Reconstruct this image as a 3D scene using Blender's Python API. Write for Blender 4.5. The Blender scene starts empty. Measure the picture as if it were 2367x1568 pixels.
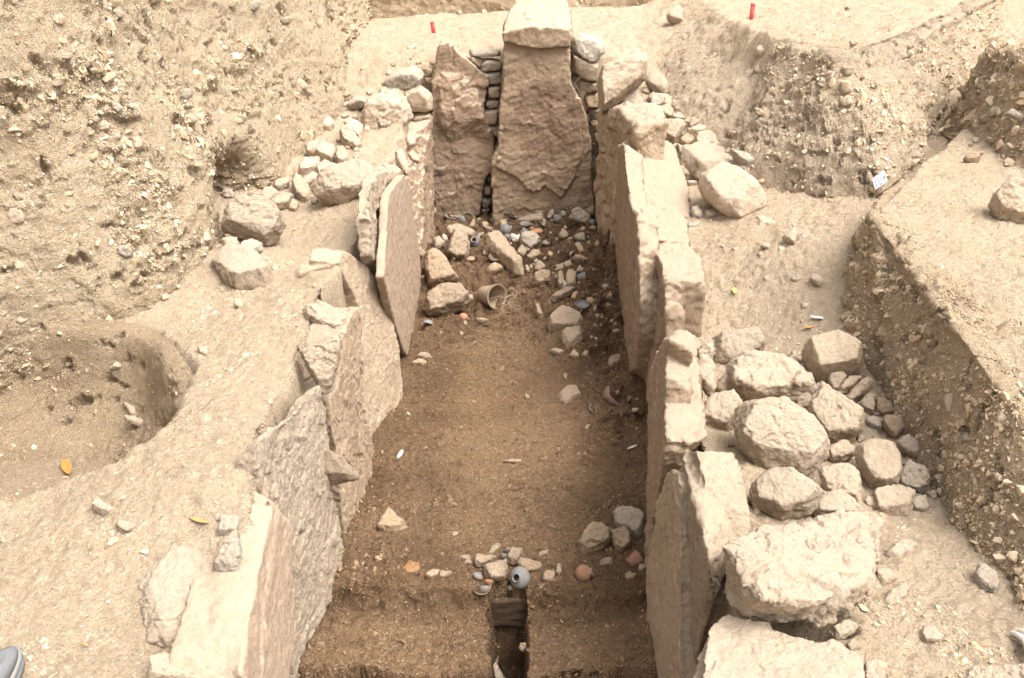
import bpy, bmesh, math, random
import numpy as np
from mathutils import Vector
from mathutils.bvhtree import BVHTree
random.seed(7); rng = np.random.default_rng(7)
S = bpy.context.scene
COL = S.collection

# ------------------------------------------------------------------ camera
W, H, F = 2366.0, 1568.0, 2200.0          # picture units used for measuring
PITCH, YAW = math.radians(25.0), math.radians(0.33)
CAMP = np.array([0.0, 0.0, 2.8])
fw = np.array([-math.sin(YAW)*math.cos(PITCH), math.cos(YAW)*math.cos(PITCH), -math.sin(PITCH)])
rt = np.array([math.cos(YAW), math.sin(YAW), 0.0])
upv = np.cross(rt, fw)
cam = bpy.data.cameras.new('camera'); camo = bpy.data.objects.new('camera', cam); COL.objects.link(camo)
cam.sensor_width = 36; cam.lens = 36*F/W; cam.clip_start = .05; cam.clip_end = 500
camo.location = CAMP; camo.rotation_euler = (math.pi/2-PITCH, 0, YAW)
cam.dof.use_dof = False
S.camera = camo
S.render.resolution_x = 1024; S.render.resolution_y = 678

# ------------------------------------------------------------------ light
world = bpy.data.worlds.new('World'); S.world = world; world.use_nodes = True
wn = world.node_tree; wn.nodes.clear()
sky = wn.nodes.new('ShaderNodeTexSky'); sky.sky_type = 'NISHITA'; sky.sun_disc = False
SUN_EL, SUN_AZ = math.radians(60), math.radians(125)      # azimuth measured from +Y towards +X
sky.sun_elevation = SUN_EL; sky.sun_rotation = SUN_AZ
sky.air_density = 1.0; sky.dust_density = 6.0; sky.ozone_density = 0.5
hs = wn.nodes.new('ShaderNodeHueSaturation'); hs.inputs['Saturation'].default_value = .12
bg = wn.nodes.new('ShaderNodeBackground'); bg.inputs['Strength'].default_value = .15
wo = wn.nodes.new('ShaderNodeOutputWorld')
wn.links.new(sky.outputs[0], hs.inputs['Color']); wn.links.new(hs.outputs[0], bg.inputs[0]); wn.links.new(bg.outputs[0], wo.inputs[0])
sl = bpy.data.lights.new('sun', 'SUN'); so = bpy.data.objects.new('sun', sl); COL.objects.link(so)
sl.energy = 1.35; sl.angle = math.radians(38); sl.color = (1, .93, .85)
sd = Vector((math.sin(SUN_AZ)*math.cos(SUN_EL), math.cos(SUN_AZ)*math.cos(SUN_EL), math.sin(SUN_EL)))
so.rotation_euler = sd.to_track_quat('Z', 'Y').to_euler()
S.view_settings.view_transform = 'Standard'; S.view_settings.look = 'None'
S.view_settings.exposure = 1.3; S.view_settings.gamma = 1
S.render.engine = 'CYCLES'
S.cycles.max_bounces = 5; S.cycles.diffuse_bounces = 4

# ------------------------------------------------------------------ measuring helpers
def ray(u, v):
    d = F*fw + (u-W/2)*rt + (H/2-v)*upv
    return d/np.linalg.norm(d)
def onplane(u, v, p, n):
    d = ray(u, v); return CAMP + d*(np.dot(np.asarray(p)-CAMP, n)/np.dot(d, n))
def PZ(u, v, z): return onplane(u, v, (0, 0, z), np.array([0, 0, 1.]))
def PX(u, v, x): return onplane(u, v, (x, 0, 0), np.array([1., 0, 0]))
def PY(u, v, y): return onplane(u, v, (0, y, 0), np.array([0, 1., 0]))
# regions of the survey drawings: (u offset, v offset, scale)
K = {0: (0, 0, 1), 1: (0, 0, .3427), 2: (693.2, 0, .3427), 3: (1502, 0, .3651), 4: (0, 520, .3427), 5: (751, 491, .3427),
     6: (1502, 491, .3651), 7: (0, 1028.3, .3442), 8: (693.2, 1028.3, .3661), 9: (1473.1, 1028.3, .3773),
     10: (953.2, 450.6, .19895), 11: (1039.9, 1184.3, .19525)}
def T(k, pts):
    a, b, s = K[k]; return [(a+s*x, b+s*y) for x, y in pts]

# ------------------------------------------------------------------ noise
_perm = np.random.default_rng(3).permutation(256); _perm = np.concatenate([_perm, _perm])
_g = np.array([[1,1,0],[-1,1,0],[1,-1,0],[-1,-1,0],[1,0,1],[-1,0,1],[1,0,-1],[-1,0,-1],[0,1,1],[0,-1,1],[0,1,-1],[0,-1,-1],[1,1,0],[-1,1,0],[0,-1,1],[0,-1,-1]], float)
def pn(P):
    I = np.floor(P).astype(int); f = P-I; I &= 255
    w = f*f*f*(f*(f*6-15)+10); out = 0
    for dx in (0, 1):
        for dy in (0, 1):
            for dz in (0, 1):
                h = _perm[_perm[_perm[(I[:, 0]+dx) & 255]+((I[:, 1]+dy) & 255)]+((I[:, 2]+dz) & 255)] & 15
                g = _g[h]
                d = g[:, 0]*(f[:, 0]-dx)+g[:, 1]*(f[:, 1]-dy)+g[:, 2]*(f[:, 2]-dz)
                out = out + d*(w[:, 0] if dx else 1-w[:, 0])*(w[:, 1] if dy else 1-w[:, 1])*(w[:, 2] if dz else 1-w[:, 2])
    return out
def fbm(P, s, o=4, g=.5, ridged=False):
    t = 0; a = 1.; tot = 0
    for i in range(o):
        n = pn(P*s+17.3*i)
        if ridged: n = 1-2*np.abs(n)*1.6
        t = t+a*n; tot += a; a *= g; s *= 2.03
    return t/tot
def cell(P, s, seed=0):
    """distance to nearest feature point and that cell's random value: clods and chips"""
    Q = P*s+seed; I = np.floor(Q).astype(int); best = np.full(len(P), 9.); val = np.zeros(len(P))
    for dx in (-1, 0, 1):
        for dy in (-1, 0, 1):
            for dz in (-1, 0, 1):
                J = I+np.array([dx, dy, dz])
                h = (J[:, 0]*73856093 ^ J[:, 1]*19349663 ^ J[:, 2]*83492791) & 0x7fffffff
                r = np.stack([(h*a % 65521)/65521. for a in (31, 57, 101)], 1)
                d = np.sqrt(((J+r-Q)**2).sum(1)); m = d < best
                best[m] = d[m]; val[m] = ((h*211 % 65521)/65521.)[m]
    return best, val

def facet(P, s, seed=0):
    """every cell a small tilted plane: broken-stone facets"""
    Q = P*s+seed+11.7; I = np.floor(Q).astype(int); best = np.full(len(P), 9.); out = np.zeros(len(P))
    for dx in (-1, 0, 1):
        for dy in (-1, 0, 1):
            for dz in (-1, 0, 1):
                J = I+np.array([dx, dy, dz])
                h = (J[:, 0]*73856093 ^ J[:, 1]*19349663 ^ J[:, 2]*83492791) & 0x7fffffff
                r = np.stack([(h*a % 65521)/65521. for a in (31, 57, 101)], 1); q = Q-J-r
                d = (q**2).sum(1); m = d < best; best[m] = d[m]
                w = np.stack([(h*a % 32749)/32749.-.5 for a in (211, 77, 143)], 1)
                out[m] = ((q*w).sum(1)*1.6+(w[:, 0])*.5)[m]
    return out
# ------------------------------------------------------------------ object helpers
def meshobj(name, V, Fc, m=None, parent=None, smooth=True, origin=None):
    V = np.asarray(V, float)
    o0 = np.zeros(3) if origin is None else np.asarray(origin, float)
    me = bpy.data.meshes.new(name); V2 = V-o0
    if isinstance(Fc, np.ndarray):
        n, k = Fc.shape
        me.vertices.add(len(V)); me.vertices.foreach_set('co', V2.ravel())
        me.loops.add(n*k); me.loops.foreach_set('vertex_index', Fc.ravel().astype(np.int32))
        me.polygons.add(n); me.polygons.foreach_set('loop_start', np.arange(0, n*k, k, dtype=np.int32))
        me.update(calc_edges=True)
    else:
        me.from_pydata([tuple(v) for v in V2], [], [tuple(f) for f in Fc])
    me.validate()
    me.polygons.foreach_set('use_smooth', np.full(len(me.polygons), smooth))
    if m: me.materials.append(m)
    o = bpy.data.objects.new(name, me); COL.objects.link(o); o.location = o0
    if parent:
        o.parent = parent; o.location = o0-np.array(parent.location)
    return o
def tag(o, label=None, cat=None, group=None, kind=None):
    for k, v in (('label', label), ('category', cat), ('group', group), ('kind', kind)):
        if v: o[k] = v
    return o
def empty(name, loc, *a, **k):
    o = bpy.data.objects.new(name, None); COL.objects.link(o); o.location = loc; o.empty_display_size = .05
    return tag(o, *a, **k)
def vnormals(V, Fq):
    a = V[Fq[:, 0]]; b = V[Fq[:, 1]]; c = V[Fq[:, -1]]
    n = np.cross(b-a, c-a); N = np.zeros_like(V)
    for i in range(Fq.shape[1]): np.add.at(N, Fq[:, i], n)
    return N/(np.linalg.norm(N, axis=1)[:, None]+1e-12)
def gridfaces(nu, nv):
    i = np.arange(nu*nv).reshape(nu, nv)
    return np.stack([i[:-1, :-1], i[1:, :-1], i[1:, 1:], i[:-1, 1:]], -1).reshape(-1, 4)

# ------------------------------------------------------------------ materials
def nodes(name):
    m = bpy.data.materials.new(name); m.use_nodes = True; nt = m.node_tree
    b = nt.nodes['Principled BSDF']; b.inputs['Roughness'].default_value = .95; b.inputs['Specular IOR Level'].default_value = .15
    return m, nt, b
def N(nt, t, **k):
    n = nt.nodes.new(t)
    for a, v in k.items():
        if a in n.inputs.keys(): n.inputs[a].default_value = v
        else: setattr(n, a, v)
    return n
def noise(nt, co, s, d=4, r=.6, dist=0.):
    n = N(nt, 'ShaderNodeTexNoise', Scale=s, Detail=d, Roughness=r, Distortion=dist); nt.links.new(co, n.inputs['Vector']); return n.outputs[0]
def ramp(nt, fac, a, b, ca=(0, 0, 0, 1), cb=(1, 1, 1, 1)):
    n = nt.nodes.new('ShaderNodeValToRGB'); e = n.color_ramp.elements
    e[0].position = a; e[1].position = b; e[0].color = ca; e[1].color = cb; nt.links.new(fac, n.inputs[0]); return n.outputs[0]
def mix(nt, f, a, b, mode='MIX'):
    n = nt.nodes.new('ShaderNodeMix'); n.data_type = 'RGBA'; n.blend_type = mode
    for i, v in ((0, f), (6, a), (7, b)):
        if isinstance(v, bpy.types.NodeSocket): nt.links.new(v, n.inputs[i])
        else: n.inputs[i].default_value = v if i == 0 else (*v[:3], 1)
    return n.outputs[2]
def bump(nt, bs, h, dist, strength=1., prev=None):
    n = N(nt, 'ShaderNodeBump', Strength=strength, Distance=dist); nt.links.new(h, n.inputs['Height'])
    if prev is not None: nt.links.new(prev, n.inputs['Normal'])
    nt.links.new(n.outputs[0], bs.inputs['Normal']); return n.outputs[0]
def soil_mat(name, c1, c2, c3, speck, sp_amt=.5, bd=.012, mott=.25):
    """c1/c2 broad patches, c3 stains, speck = light grit colour"""
    m, nt, b = nodes(name)
    co = N(nt, 'ShaderNodeTexCoord').outputs['Object']
    a = mix(nt, ramp(nt, noise(nt, co, 1.6, 5, .62, .4), .38, .62), c1, c2)
    a = mix(nt, ramp(nt, noise(nt, co, 3.1, 6, .7, .8), .56, .74), a, c3)
    a = mix(nt, .55, a, mix(nt, ramp(nt, noise(nt, co, 34, 6, .75), .3, .7), tuple(x*.72 for x in c1), tuple(min(1, x*1.25) for x in c1)))
    mk = N(nt, 'ShaderNodeMath', operation='MULTIPLY'); nt.links.new(ramp(nt, noise(nt, co, 24, 7, .72, .6), .50, .60), mk.inputs[0]); nt.links.new(ramp(nt, noise(nt, co, 2.3, 4, .6), .42, .6, (mott*.3, mott*.3, mott*.3, 1), (mott, mott, mott, 1)), mk.inputs[1])
    a = mix(nt, mk.outputs[0], a, tuple(x*.55 for x in c3))
    vo = N(nt, 'ShaderNodeTexVoronoi', Scale=120.); nt.links.new(co, vo.inputs['Vector'])
    vr = ramp(nt, vo.outputs['Color'], .80, .86)
    vm = N(nt, 'ShaderNodeMath', operation='MULTIPLY'); nt.links.new(vr, vm.inputs[0]); vm.inputs[1].default_value = sp_amt
    a = mix(nt, vm.outputs[0], a, speck)
    at = N(nt, 'ShaderNodeAttribute', attribute_name='damp_shade')
    a = mix(nt, at.outputs['Fac'], a, tuple(x*.5 for x in c3))  # vertex darkening: damp soil, and shade painted into holes and cuts
    nt.links.new(a, b.inputs['Base Color'])
    h = bump(nt, b, noise(nt, co, 30, 9, .78), bd*3)
    bump(nt, b, vo.outputs['Distance'], bd*.5, .8, h)
    return m
def stone_mat(name, c1, c2, stain, dust, dust_amt=.6, grain=60, bd=.006, streak=None, fine=.35, spot=None, lo=.72, hi=1.15):
    m, nt, b = nodes(name)
    tc = N(nt, 'ShaderNodeTexCoord'); oi = N(nt, 'ShaderNodeObjectInfo')
    ad = N(nt, 'ShaderNodeVectorMath', operation='MULTIPLY_ADD'); nt.links.new(oi.outputs['Random'], ad.inputs[0])
    ad.inputs[1].default_value = (37, 53, 71); nt.links.new(tc.outputs['Object'], ad.inputs[2]); co = ad.outputs[0]
    src = co
    if streak:
        mp = N(nt, 'ShaderNodeMapping'); mp.inputs['Scale'].default_value = streak; nt.links.new(co, mp.inputs[0]); src = mp.outputs[0]
    a = mix(nt, ramp(nt, noise(nt, src, 3.2, 6, .65, .5), .35, .65), c1, c2)
    a = mix(nt, ramp(nt, noise(nt, src, 5, 6, .7, 1.), .55, .7), a, stain)
    if spot:        # one big stain of its own shape: centre, radii, colour
        mp2 = N(nt, 'ShaderNodeMapping'); mp2.vector_type = 'TEXTURE'; mp2.inputs['Location'].default_value = spot[0]; mp2.inputs['Scale'].default_value = spot[1]
        wv = N(nt, 'ShaderNodeVectorMath', operation='ADD'); nz = N(nt, 'ShaderNodeTexNoise', Scale=6., Detail=5.); nt.links.new(tc.outputs['Object'], nz.inputs['Vector'])
        sc_ = N(nt, 'ShaderNodeVectorMath', operation='MULTIPLY_ADD'); nt.links.new(nz.outputs['Color'], sc_.inputs[0]); sc_.inputs[1].default_value = (.3, .3, .3); sc_.inputs[2].default_value = (-.15, -.15, -.15)
        nt.links.new(tc.outputs['Object'], wv.inputs[0]); nt.links.new(sc_.outputs[0], wv.inputs[1]); nt.links.new(wv.outputs[0], mp2.inputs[0])
        ln = N(nt, 'ShaderNodeVectorMath', operation='LENGTH'); nt.links.new(mp2.outputs[0], ln.inputs[0])
        a = mix(nt, ramp(nt, ln.outputs['Value'], .75, 1.1, (.8, .8, .8, 1), (0, 0, 0, 1)), a, spot[2])
    a = mix(nt, fine, a, mix(nt, ramp(nt, noise(nt, co, grain, 5, .8), .35, .65), tuple(x*.55 for x in c1), tuple(min(1, x*1.35) for x in c2)))
    hv = N(nt, 'ShaderNodeHueSaturation'); nt.links.new(a, hv.inputs['Color'])
    mr = N(nt, 'ShaderNodeMapRange'); mr.inputs[3].default_value = .76; mr.inputs[4].default_value = 1.12
    nt.links.new(oi.outputs['Random'], mr.inputs[0]); nt.links.new(mr.outputs[0], hv.inputs['Value']); a = hv.outputs[0]
    # dust lies on ledges and tops
    ge = N(nt, 'ShaderNodeNewGeometry'); sx = N(nt, 'ShaderNodeSeparateXYZ'); nt.links.new(ge.outputs['Normal'], sx.inputs[0])
    mm = N(nt, 'ShaderNodeMath', operation='MULTIPLY_ADD'); nt.links.new(noise(nt, co, 9, 6, .7), mm.inputs[0]); mm.inputs[1].default_value = .9
    nt.links.new(sx.outputs['Z'], mm.inputs[2])
    dr = ramp(nt, mm.outputs[0], lo, hi)
    dm = N(nt, 'ShaderNodeMath', operation='MULTIPLY'); nt.links.new(dr, dm.inputs[0]); dm.inputs[1].default_value = dust_amt
    a = mix(nt, dm.outputs[0], a, dust)
    nt.links.new(a, b.inputs['Base Color'])
    h = bump(nt, b, noise(nt, src, 14, 8, .74, .3), bd*4.5)
    bump(nt, b, noise(nt, co, grain*1.6, 4, .7), bd*1.1, .9, h)
    return m
DUST = (.57, .455, .335)
M = {
 'dry': soil_mat('dry_soil', (.535, .412, .285), (.59, .465, .33), (.47, .345, .225), (.72, .64, .53), .5),
 'bank': soil_mat('gravelly_bank_soil', (.52, .405, .272), (.59, .468, .325), (.53, .36, .215), (.72, .65, .56), .5, .014),
 'brown': soil_mat('brown_cut_soil', (.54, .405, .265), (.61, .475, .325), (.47, .33, .205), (.66, .57, .46), .4, .016),
 'mound': soil_mat('pale_mound_soil', (.54, .42, .295), (.60, .475, .345), (.47, .34, .225), (.72, .65, .56), .5, .014),
 'damp_shade': soil_mat('damp_chamber_soil', (.30, .188, .104), (.39, .255, .152), (.18, .105, .055), (.55, .45, .34), .45, .02, .62),
 'pale': stone_mat('pale_dusty_stone', (.46, .355, .255), (.53, .42, .31), (.33, .235, .155), (.54, .44, .33), .6),
 'tan': stone_mat('tan_stone', (.42, .32, .22), (.50, .39, .28), (.29, .20, .13), DUST, .6),
 'brown_stone': stone_mat('soil_stained_stone', (.33, .23, .145), (.43, .315, .205), (.24, .155, .095), (.47, .355, .24), .6),
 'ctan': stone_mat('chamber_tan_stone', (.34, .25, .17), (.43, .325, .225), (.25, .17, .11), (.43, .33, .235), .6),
 'grey': stone_mat('grey_stone', (.36, .31, .25), (.46, .40, .32), (.30, .22, .15), DUST, .45),
 'red': stone_mat('reddish_slab_stone', (.37, .255, .17), (.45, .325, .225), (.28, .165, .105), DUST, .8, 55, .007, None, .35, None, .85, 1.2),
 'wall': stone_mat('soil_stained_wall_stone', (.37, .27, .185), (.45, .34, .235), (.30, .20, .13), (.45, .355, .26), .9, 60, .006, (1, 1, .4), .35, None, .8, 1.1),
 'tall': stone_mat('tall_slab_stone', (.40, .285, .185), (.46, .34, .23), (.33, .215, .135), (.52, .41, .30), .95, 60, .006, None, .35, ((.03, -.2, 1.0), (.42, .8, .38), (.20, .115, .075)), .85, 1.2),
 'pink': stone_mat('pinkish_smooth_slab', (.50, .36, .255), (.52, .39, .28), (.47, .315, .215), DUST, .35, 70, .004, (1.6, .9, .9), .3),
 'granite': stone_mat('coarse_granite', (.44, .345, .25), (.53, .43, .325), (.42, .29, .185), DUST, .45, 95, .006, None, .6),
 'chip': stone_mat('broken_chips', (.50, .385, .26), (.57, .46, .33), (.42, .29, .18), (.62, .5, .36), .3),
}
# ------------------------------------------------------------------ terrain
def rbf(ctrl):
    C = np.array(ctrl, float); X = C[:, :2]; z = C[:, 2]
    d = np.linalg.norm(X[:, None]-X[None], axis=2)
    phi = lambda r: np.sqrt(r*r+.16)
    n = len(C); A = np.zeros((n+1, n+1)); A[:n, :n] = phi(d)-.0; A[:n, n] = 1; A[n, :n] = 1
    w = np.linalg.solve(A, np.append(z, 0))
    return lambda P: phi(np.linalg.norm(P[:, None]-X[None], axis=2))@w[:n]+w[n]
def sdist(P, poly):
    """signed distance to a closed polygon, positive inside"""
    Q = np.array(poly, float); n = len(Q); best = np.full(len(P), 1e9); ins = np.zeros(len(P), bool)
    for i in range(n):
        a, b = Q[i], Q[(i+1) % n]; ab = b-a
        t = np.clip(((P-a)@ab)/(ab@ab), 0, 1)
        best = np.minimum(best, np.linalg.norm(P-(a+t[:, None]*ab), axis=1))
        c = (a[1] > P[:, 1]) != (b[1] > P[:, 1])
        with np.errstate(divide='ignore', invalid='ignore'):
            x = a[0]+(P[:, 1]-a[1])*ab[0]/ab[1]
        ins ^= c & (P[:, 0] < x)
    return np.where(ins, best, -best)
def sstep(x, a, b):
    t = np.clip((x-a)/(b-a), 0, 1); return t*t*(3-2*t)
TER = rbf([(-1.2, 9.5, 1.56), (0, 9.5, 1.6), (-1, 11, 1.56), (.8, 10.2, 1.66), (1.3, 9.3, 1.62), (0, 14, 1.6), (-1.3, 8.9, 1.5), (-.9, 8.9, 1.5), (0, 8.9, 1.52),
  (-1.3, 8.2, 1.25), (-1.2, 7.7, 1.1), (-1.1, 7.0, 1.02), (-1.05, 6.3, 1.03), (-1.4, 6.2, .93), (-1.05, 5.5, .99), (-1.4, 5.4, .9), (-1.4, 4.6, .92), (-1.05, 4.9, 1.0), (-1.05, 4.3, 1.04), (-1.02, 3.7, 1.0), (-1.05, 3.2, 1.02), (-1.05, 2.75, 1.06), (-.98, 2.3, .88), (-1.05, 2.0, .86), (-1.3, 3.6, .95),
  (-1.6, 5.2, .95), (-1.5, 6.5, 1.0), (-1.6, 4.4, .88), (-1.25, 2.4, .93), (-1.5, 2.4, .9), (-1.3, 1.6, .88), (-2.2, 2.3, .88), (-2.6, 3.5, .85), (-1.0, 1.5, .85),
  (1.0, 8.2, 1.42), (1.3, 8.6, 1.5), (1.0, 7.0, 1.08), (1.15, 6.3, .93), (1.5, 5.8, 1.0), (1.15, 5.4, .84), (1.6, 5.0, 1.0), (1.85, 5.3, 1.1),
  (1.15, 4.7, .70), (1.45, 4.4, .80), (1.1, 4.0, .76), (1.3, 3.4, .76), (1.45, 4.0, .8), (.95, 3.2, .8), (1.3, 2.9, .8), (1.0, 2.5, .86), (1.4, 2.3, .86), (1.2, 1.9, .85),
  (1.8, 2.0, .9), (2.0, 1.4, .9), (1.0, 1.4, .8)])
CHAMBER = [(-.93, 8.62), (-.92, 7.2), (-.90, 6.0), (-.93, 4.9), (-.95, 4.2), (-.94, 3.2), (-.90, 2.8), (-.86, 2.5), (-.90, 1.0), (.66, 1.0), (.68, 2.2), (.72, 3.2), (.78, 4.4), (.86, 5.6), (.90, 7.2), (.92, 8.62)]
LBANK = [(-6, -1), (-3.5, 1.5), (-3.15, 2.6), (-2.95, 3.5), (-2.55, 4.1), (-2.05, 4.45), (-1.95, 5.0), (-2.0, 5.5), (-2.0, 6.2), (-1.85, 6.8), (-1.75, 7.5), (-1.65, 8.2), (-1.75, 8.9), (-1.85, 10.8), (-2.3, 14), (-9, 14), (-9, -1)]
MOUND = [(1.3, 14), (1.25, 10.5), (1.15, 9.0), (1.15, 7.9), (1.35, 7.2), (1.65, 6.75), (2.1, 6.5), (2.55, 6.6), (3.1, 7.4), (3.9, 8.6), (5.0, 10.5), (6, 14)]
KBLK = [(1.80, 4.72), (1.76, 4.1), (1.72, 3.6), (1.68, 3.2), (1.64, 2.85), (1.68, 2.5), (1.71, 1.5), (8, 1.0), (8, 9.5), (3.9, 8.0), (3.1, 6.6), (2.3, 5.5), (2.02, 5.05)]
GBLK = [(3.1, 6.7), (3.05, 5.9), (3.1, 5.3), (3.6, 4.9), (8, 4.6), (8, 8.0), (4.2, 7.9), (3.5, 7.5)]
HOLLOW = [(-1.82, 2.74), (-1.40, 2.84), (-1.34, 3.2), (-1.42, 3.72), (-1.75, 4.2), (-2.5, 4.3), (-3.4, 3.6), (-3.4, 2.3)]
def hterr(x, y):
    P = np.stack([x, y], 1); P3 = np.stack([x, y, 0*x], 1)
    wob = fbm(P3, 1.7, 3)*.12
    z = TER(P)
    z = z - .48*sstep(sdist(P, HOLLOW)+wob*.25, -.04, .13)
    z = z - .32*np.exp(-((x-.87)/.10)**4-((y-2.20)/.055)**4)
    z = z + (1.32+.03*(y-4)-z)*sstep(sdist(P, KBLK)+wob*.3, 0, .06)
    z = z + (1.86-z)*sstep(sdist(P, GBLK)+wob*.4, 0, .15)
    lw = sstep(x, 2.15, 1.55); z = z + (1.86+.02*(x-1.5)-z)*sstep(sdist(P, MOUND)+wob*.8*lw, -.05*lw, .25+.6*lw)
    z = z + (3.0-z)*sstep(sdist(P, LBANK)+wob*.3, .12, .4)
    z = z + (2.3-z)*sstep(y+wob*2, 11.6, 12.1)*(x < 1.6)
    z = z + (-.6-z)*sstep(sdist(P, CHAMBER)+wob*.1, .0, .05)
    return z
def add_damp_shade(o, D):  # per-vertex soil darkening, some of it painted shade
    a = o.data.attributes.new('damp_shade', 'FLOAT', 'POINT'); a.data.foreach_set('value', np.clip(D, 0, 1).astype(np.float32))
def roughen(V, Fq, amp=1., cl=1.):
    if cl > 1.5:                                    # raw cut earth: ragged ledges, chips, small holes
        Nn = vnormals(V, Fq); WW = V+fbm(V, 5, 3)[:, None]*.08
        d = facet(WW*np.array([1, 1, 1.7]), 5.)*.026 + facet(WW*np.array([1, 1, 1.5]), 13., 3)*.014 + facet(V, 32., 5)*.007 + fbm(V, 14, 5, .65)*.022 + fbm(V, 3, 3)*.03
        holes = np.clip(fbm(V, 7, 4, .6)-.2, 0, .2)
        return V+Nn*((d*amp*.9*np.clip(fbm(V, 1.6, 3)*3+.75, .35, 1.35)-holes*.3)[:, None])
    Nn = vnormals(V, Fq)
    d = fbm(V, 2.2, 3)*.05*amp + fbm(V, 9, 4, .6)*.022*amp
    c, v = cell(V, 22); c2, v2 = cell(V, 48, 5.)
    d += facet(V+fbm(V, 4, 2)[:, None]*.1, 9., 7)*.004*amp + fbm(V, 6, 3, .6)*.022*amp - .012*amp*np.clip(fbm(V, 3.3, 2)-.12, 0, 1) + facet(V, 30., 2)*.005*amp*np.clip(fbm(V, 2, 3)*4+.6, .1, 1.6) + fbm(V, 22, 4, .65)*.017*amp
    d += cl*((.5-c)*.022*(v > .45)*v + (.5-c2)*.010*(v2 > .3))
    return V+Nn*d[:, None]
SURF = []
def hfield(name, x0, x1, y0, y1, st, fn, m, amp=1., cl=1., keep=None, aniso=1.):
    xs = np.arange(x0, x1+st, st); ys = np.arange(y0, y1+st, st*aniso)
    X, Y = np.meshgrid(xs, ys, indexing='ij'); x = X.ravel(); y = Y.ravel()
    V = np.stack([x, y, fn(x, y)], 1); Fq = gridfaces(len(xs), len(ys))
    if keep is not None:
        k = keep(V[Fq[:, 0]]); Fq = Fq[k]
    V = roughen(V, Fq, amp, cl)
    use = np.zeros(len(V), bool); use[Fq.ravel()] = True; idx = np.cumsum(use)-1
    V = V[use]; Fq = idx[Fq]
    o = meshobj(name, V, Fq, m); tag(o, kind='structure'); SURF.append((V, Fq)); return o, V, Fq
def near_cut(V):   # detail sheets do not need the hidden parts under the banks
    P = V[:, :2]
    return (sdist(P, LBANK) < .5) & (sdist(P, CHAMBER) < .12)
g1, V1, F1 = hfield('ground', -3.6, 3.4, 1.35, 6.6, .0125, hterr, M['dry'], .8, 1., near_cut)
g2, V2_, F2 = hfield('ground', -3.0, 5.6, 6.5875, 12.6, .02, hterr, M['dry'], 1.25, 1.3, near_cut)
def far_h(x, y):
    r = np.hypot(x, y-5)
    return np.where(x < -2.8, 2.9, np.where(y > 12, 2.2, 1.2)) - .25 + fbm(np.stack([x*.3, y*.3, 0*x], 1), 1., 3)*.2
def far_keep(V): return ~((V[:, 0] > -3.4) & (V[:, 0] < 3.2) & (V[:, 1] > 1.5) & (V[:, 1] < 12.2)) & ~((V[:, 0] > -3) & (V[:, 0] < 5.2) & (V[:, 1] > 6.6) & (V[:, 1] < 12.2)) & ~((V[:, 0] > -4.6) & (V[:, 0] < 3.2) & (V[:, 1] < 1.7) & (V[:, 1] > -3))
hfield('surrounding_ground', -40, 40, -20, 60, .5, far_h, M['dry'], .5, 0, far_keep)
# the ground the photographer stands on, in front of the chamber's open end
def near_h(x, y): return np.where(sdist(np.stack([x, y], 1), [(-.9, 3), (-.9, .2), (.66, .2), (.68, 3)]) > 0, -.6, .88) 
hfield('near_ground', -4.6, 3.6, -3, 1.40, .06, near_h, M['dry'], .5, 0)
add_damp_shade(g1, .75*sstep(sdist(V1[:, :2], HOLLOW), -.03, .06)*sstep(V1[:, 2]+.1*fbm(V1, 3, 2), .9, .78)*(.55+.45*sstep(V1[:, 2], .44, .56))+.25*np.clip(fbm(V1, 1.1, 3)-.05, 0, 1))  # soil darker inside the hollow below its rim, plus random patches

# chamber floor
FL = rbf([(0, 8.4, .14), (.5, 8.2, .22), (.4, 7.5, .2), (.1, 7.5, .12), (.6, 6.8, .2), (.5, 6.2, .14), (.68, 5.6, .14), (.35, 5.6, .02), (.7, 4.6, .12), (.4, 4.6, 0), (-.6, 8.2, .12), (-.6, 7.2, .1), (-.3, 7.3, .12),
          (-.1, 6.7, .03), (0, 5.8, 0), (0, 5, -.02), (0, 4.2, -.01), (-.6, 6, .02), (-.6, 5, .02), (-.5, 3.9, .03), (.4, 3.8, .03), (0, 3.55, .02), (0, 3.3, .0), (-.6, 3.3, .02), (.5, 3.3, .02), (0, 2, 0)])
def hfloor(x, y):
    P3 = np.stack([x, y, 0*x], 1); w = fbm(P3, 5, 3)*.05
    z = FL(P3[:, :2])
    rb = sstep(y, 5.4, 6.6)+.8*sstep(x, .35, .6)*sstep(y, 4.0, 4.6)
    z = z + .5*(facet(P3, 9., 4)*.012+fbm(P3, 4, 3)*.03)
    z = z + rb*(facet(P3, 5.5)*.05+fbm(P3, 9, 4, .6)*.10)
    z = z + .022*np.exp(-((y+w*.6-3.40)/.07)**2) - .085*sstep(y+w, 3.35, 3.29)*(1-.3*sstep(x, .0, .3)) + .03*sstep(y, 3.25, 3.0)
    slot = sstep(np.minimum(x+.115, .045-x)+w*.35, -.0, .03)*sstep(y, 3.40, 3.385)
    z = z-.5*slot
    z = z-.55*sstep(y+w*1.6+.03*x, 2.93, 2.88)
    return z
f1, Vf, Ff = hfield('chamber_floor', -1.25, 1.1, 2.0, 9.0, .0085, hfloor, M['damp_shade'], .85, 1.3)
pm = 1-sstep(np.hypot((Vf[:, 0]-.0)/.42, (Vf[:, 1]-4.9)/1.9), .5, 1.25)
add_damp_shade(f1, .42-.5*pm + .5*fbm(Vf, 2.5, 3) + .4*sstep(Vf[:, 2], -.15, -.3) - .38*sstep(Vf[:, 1], 3.27, 3.2)*sstep(Vf[:, 2], -.2, -.12) )  # worn centre paler; shade painted in deep cuts, lit front block tops painted lighter

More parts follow.
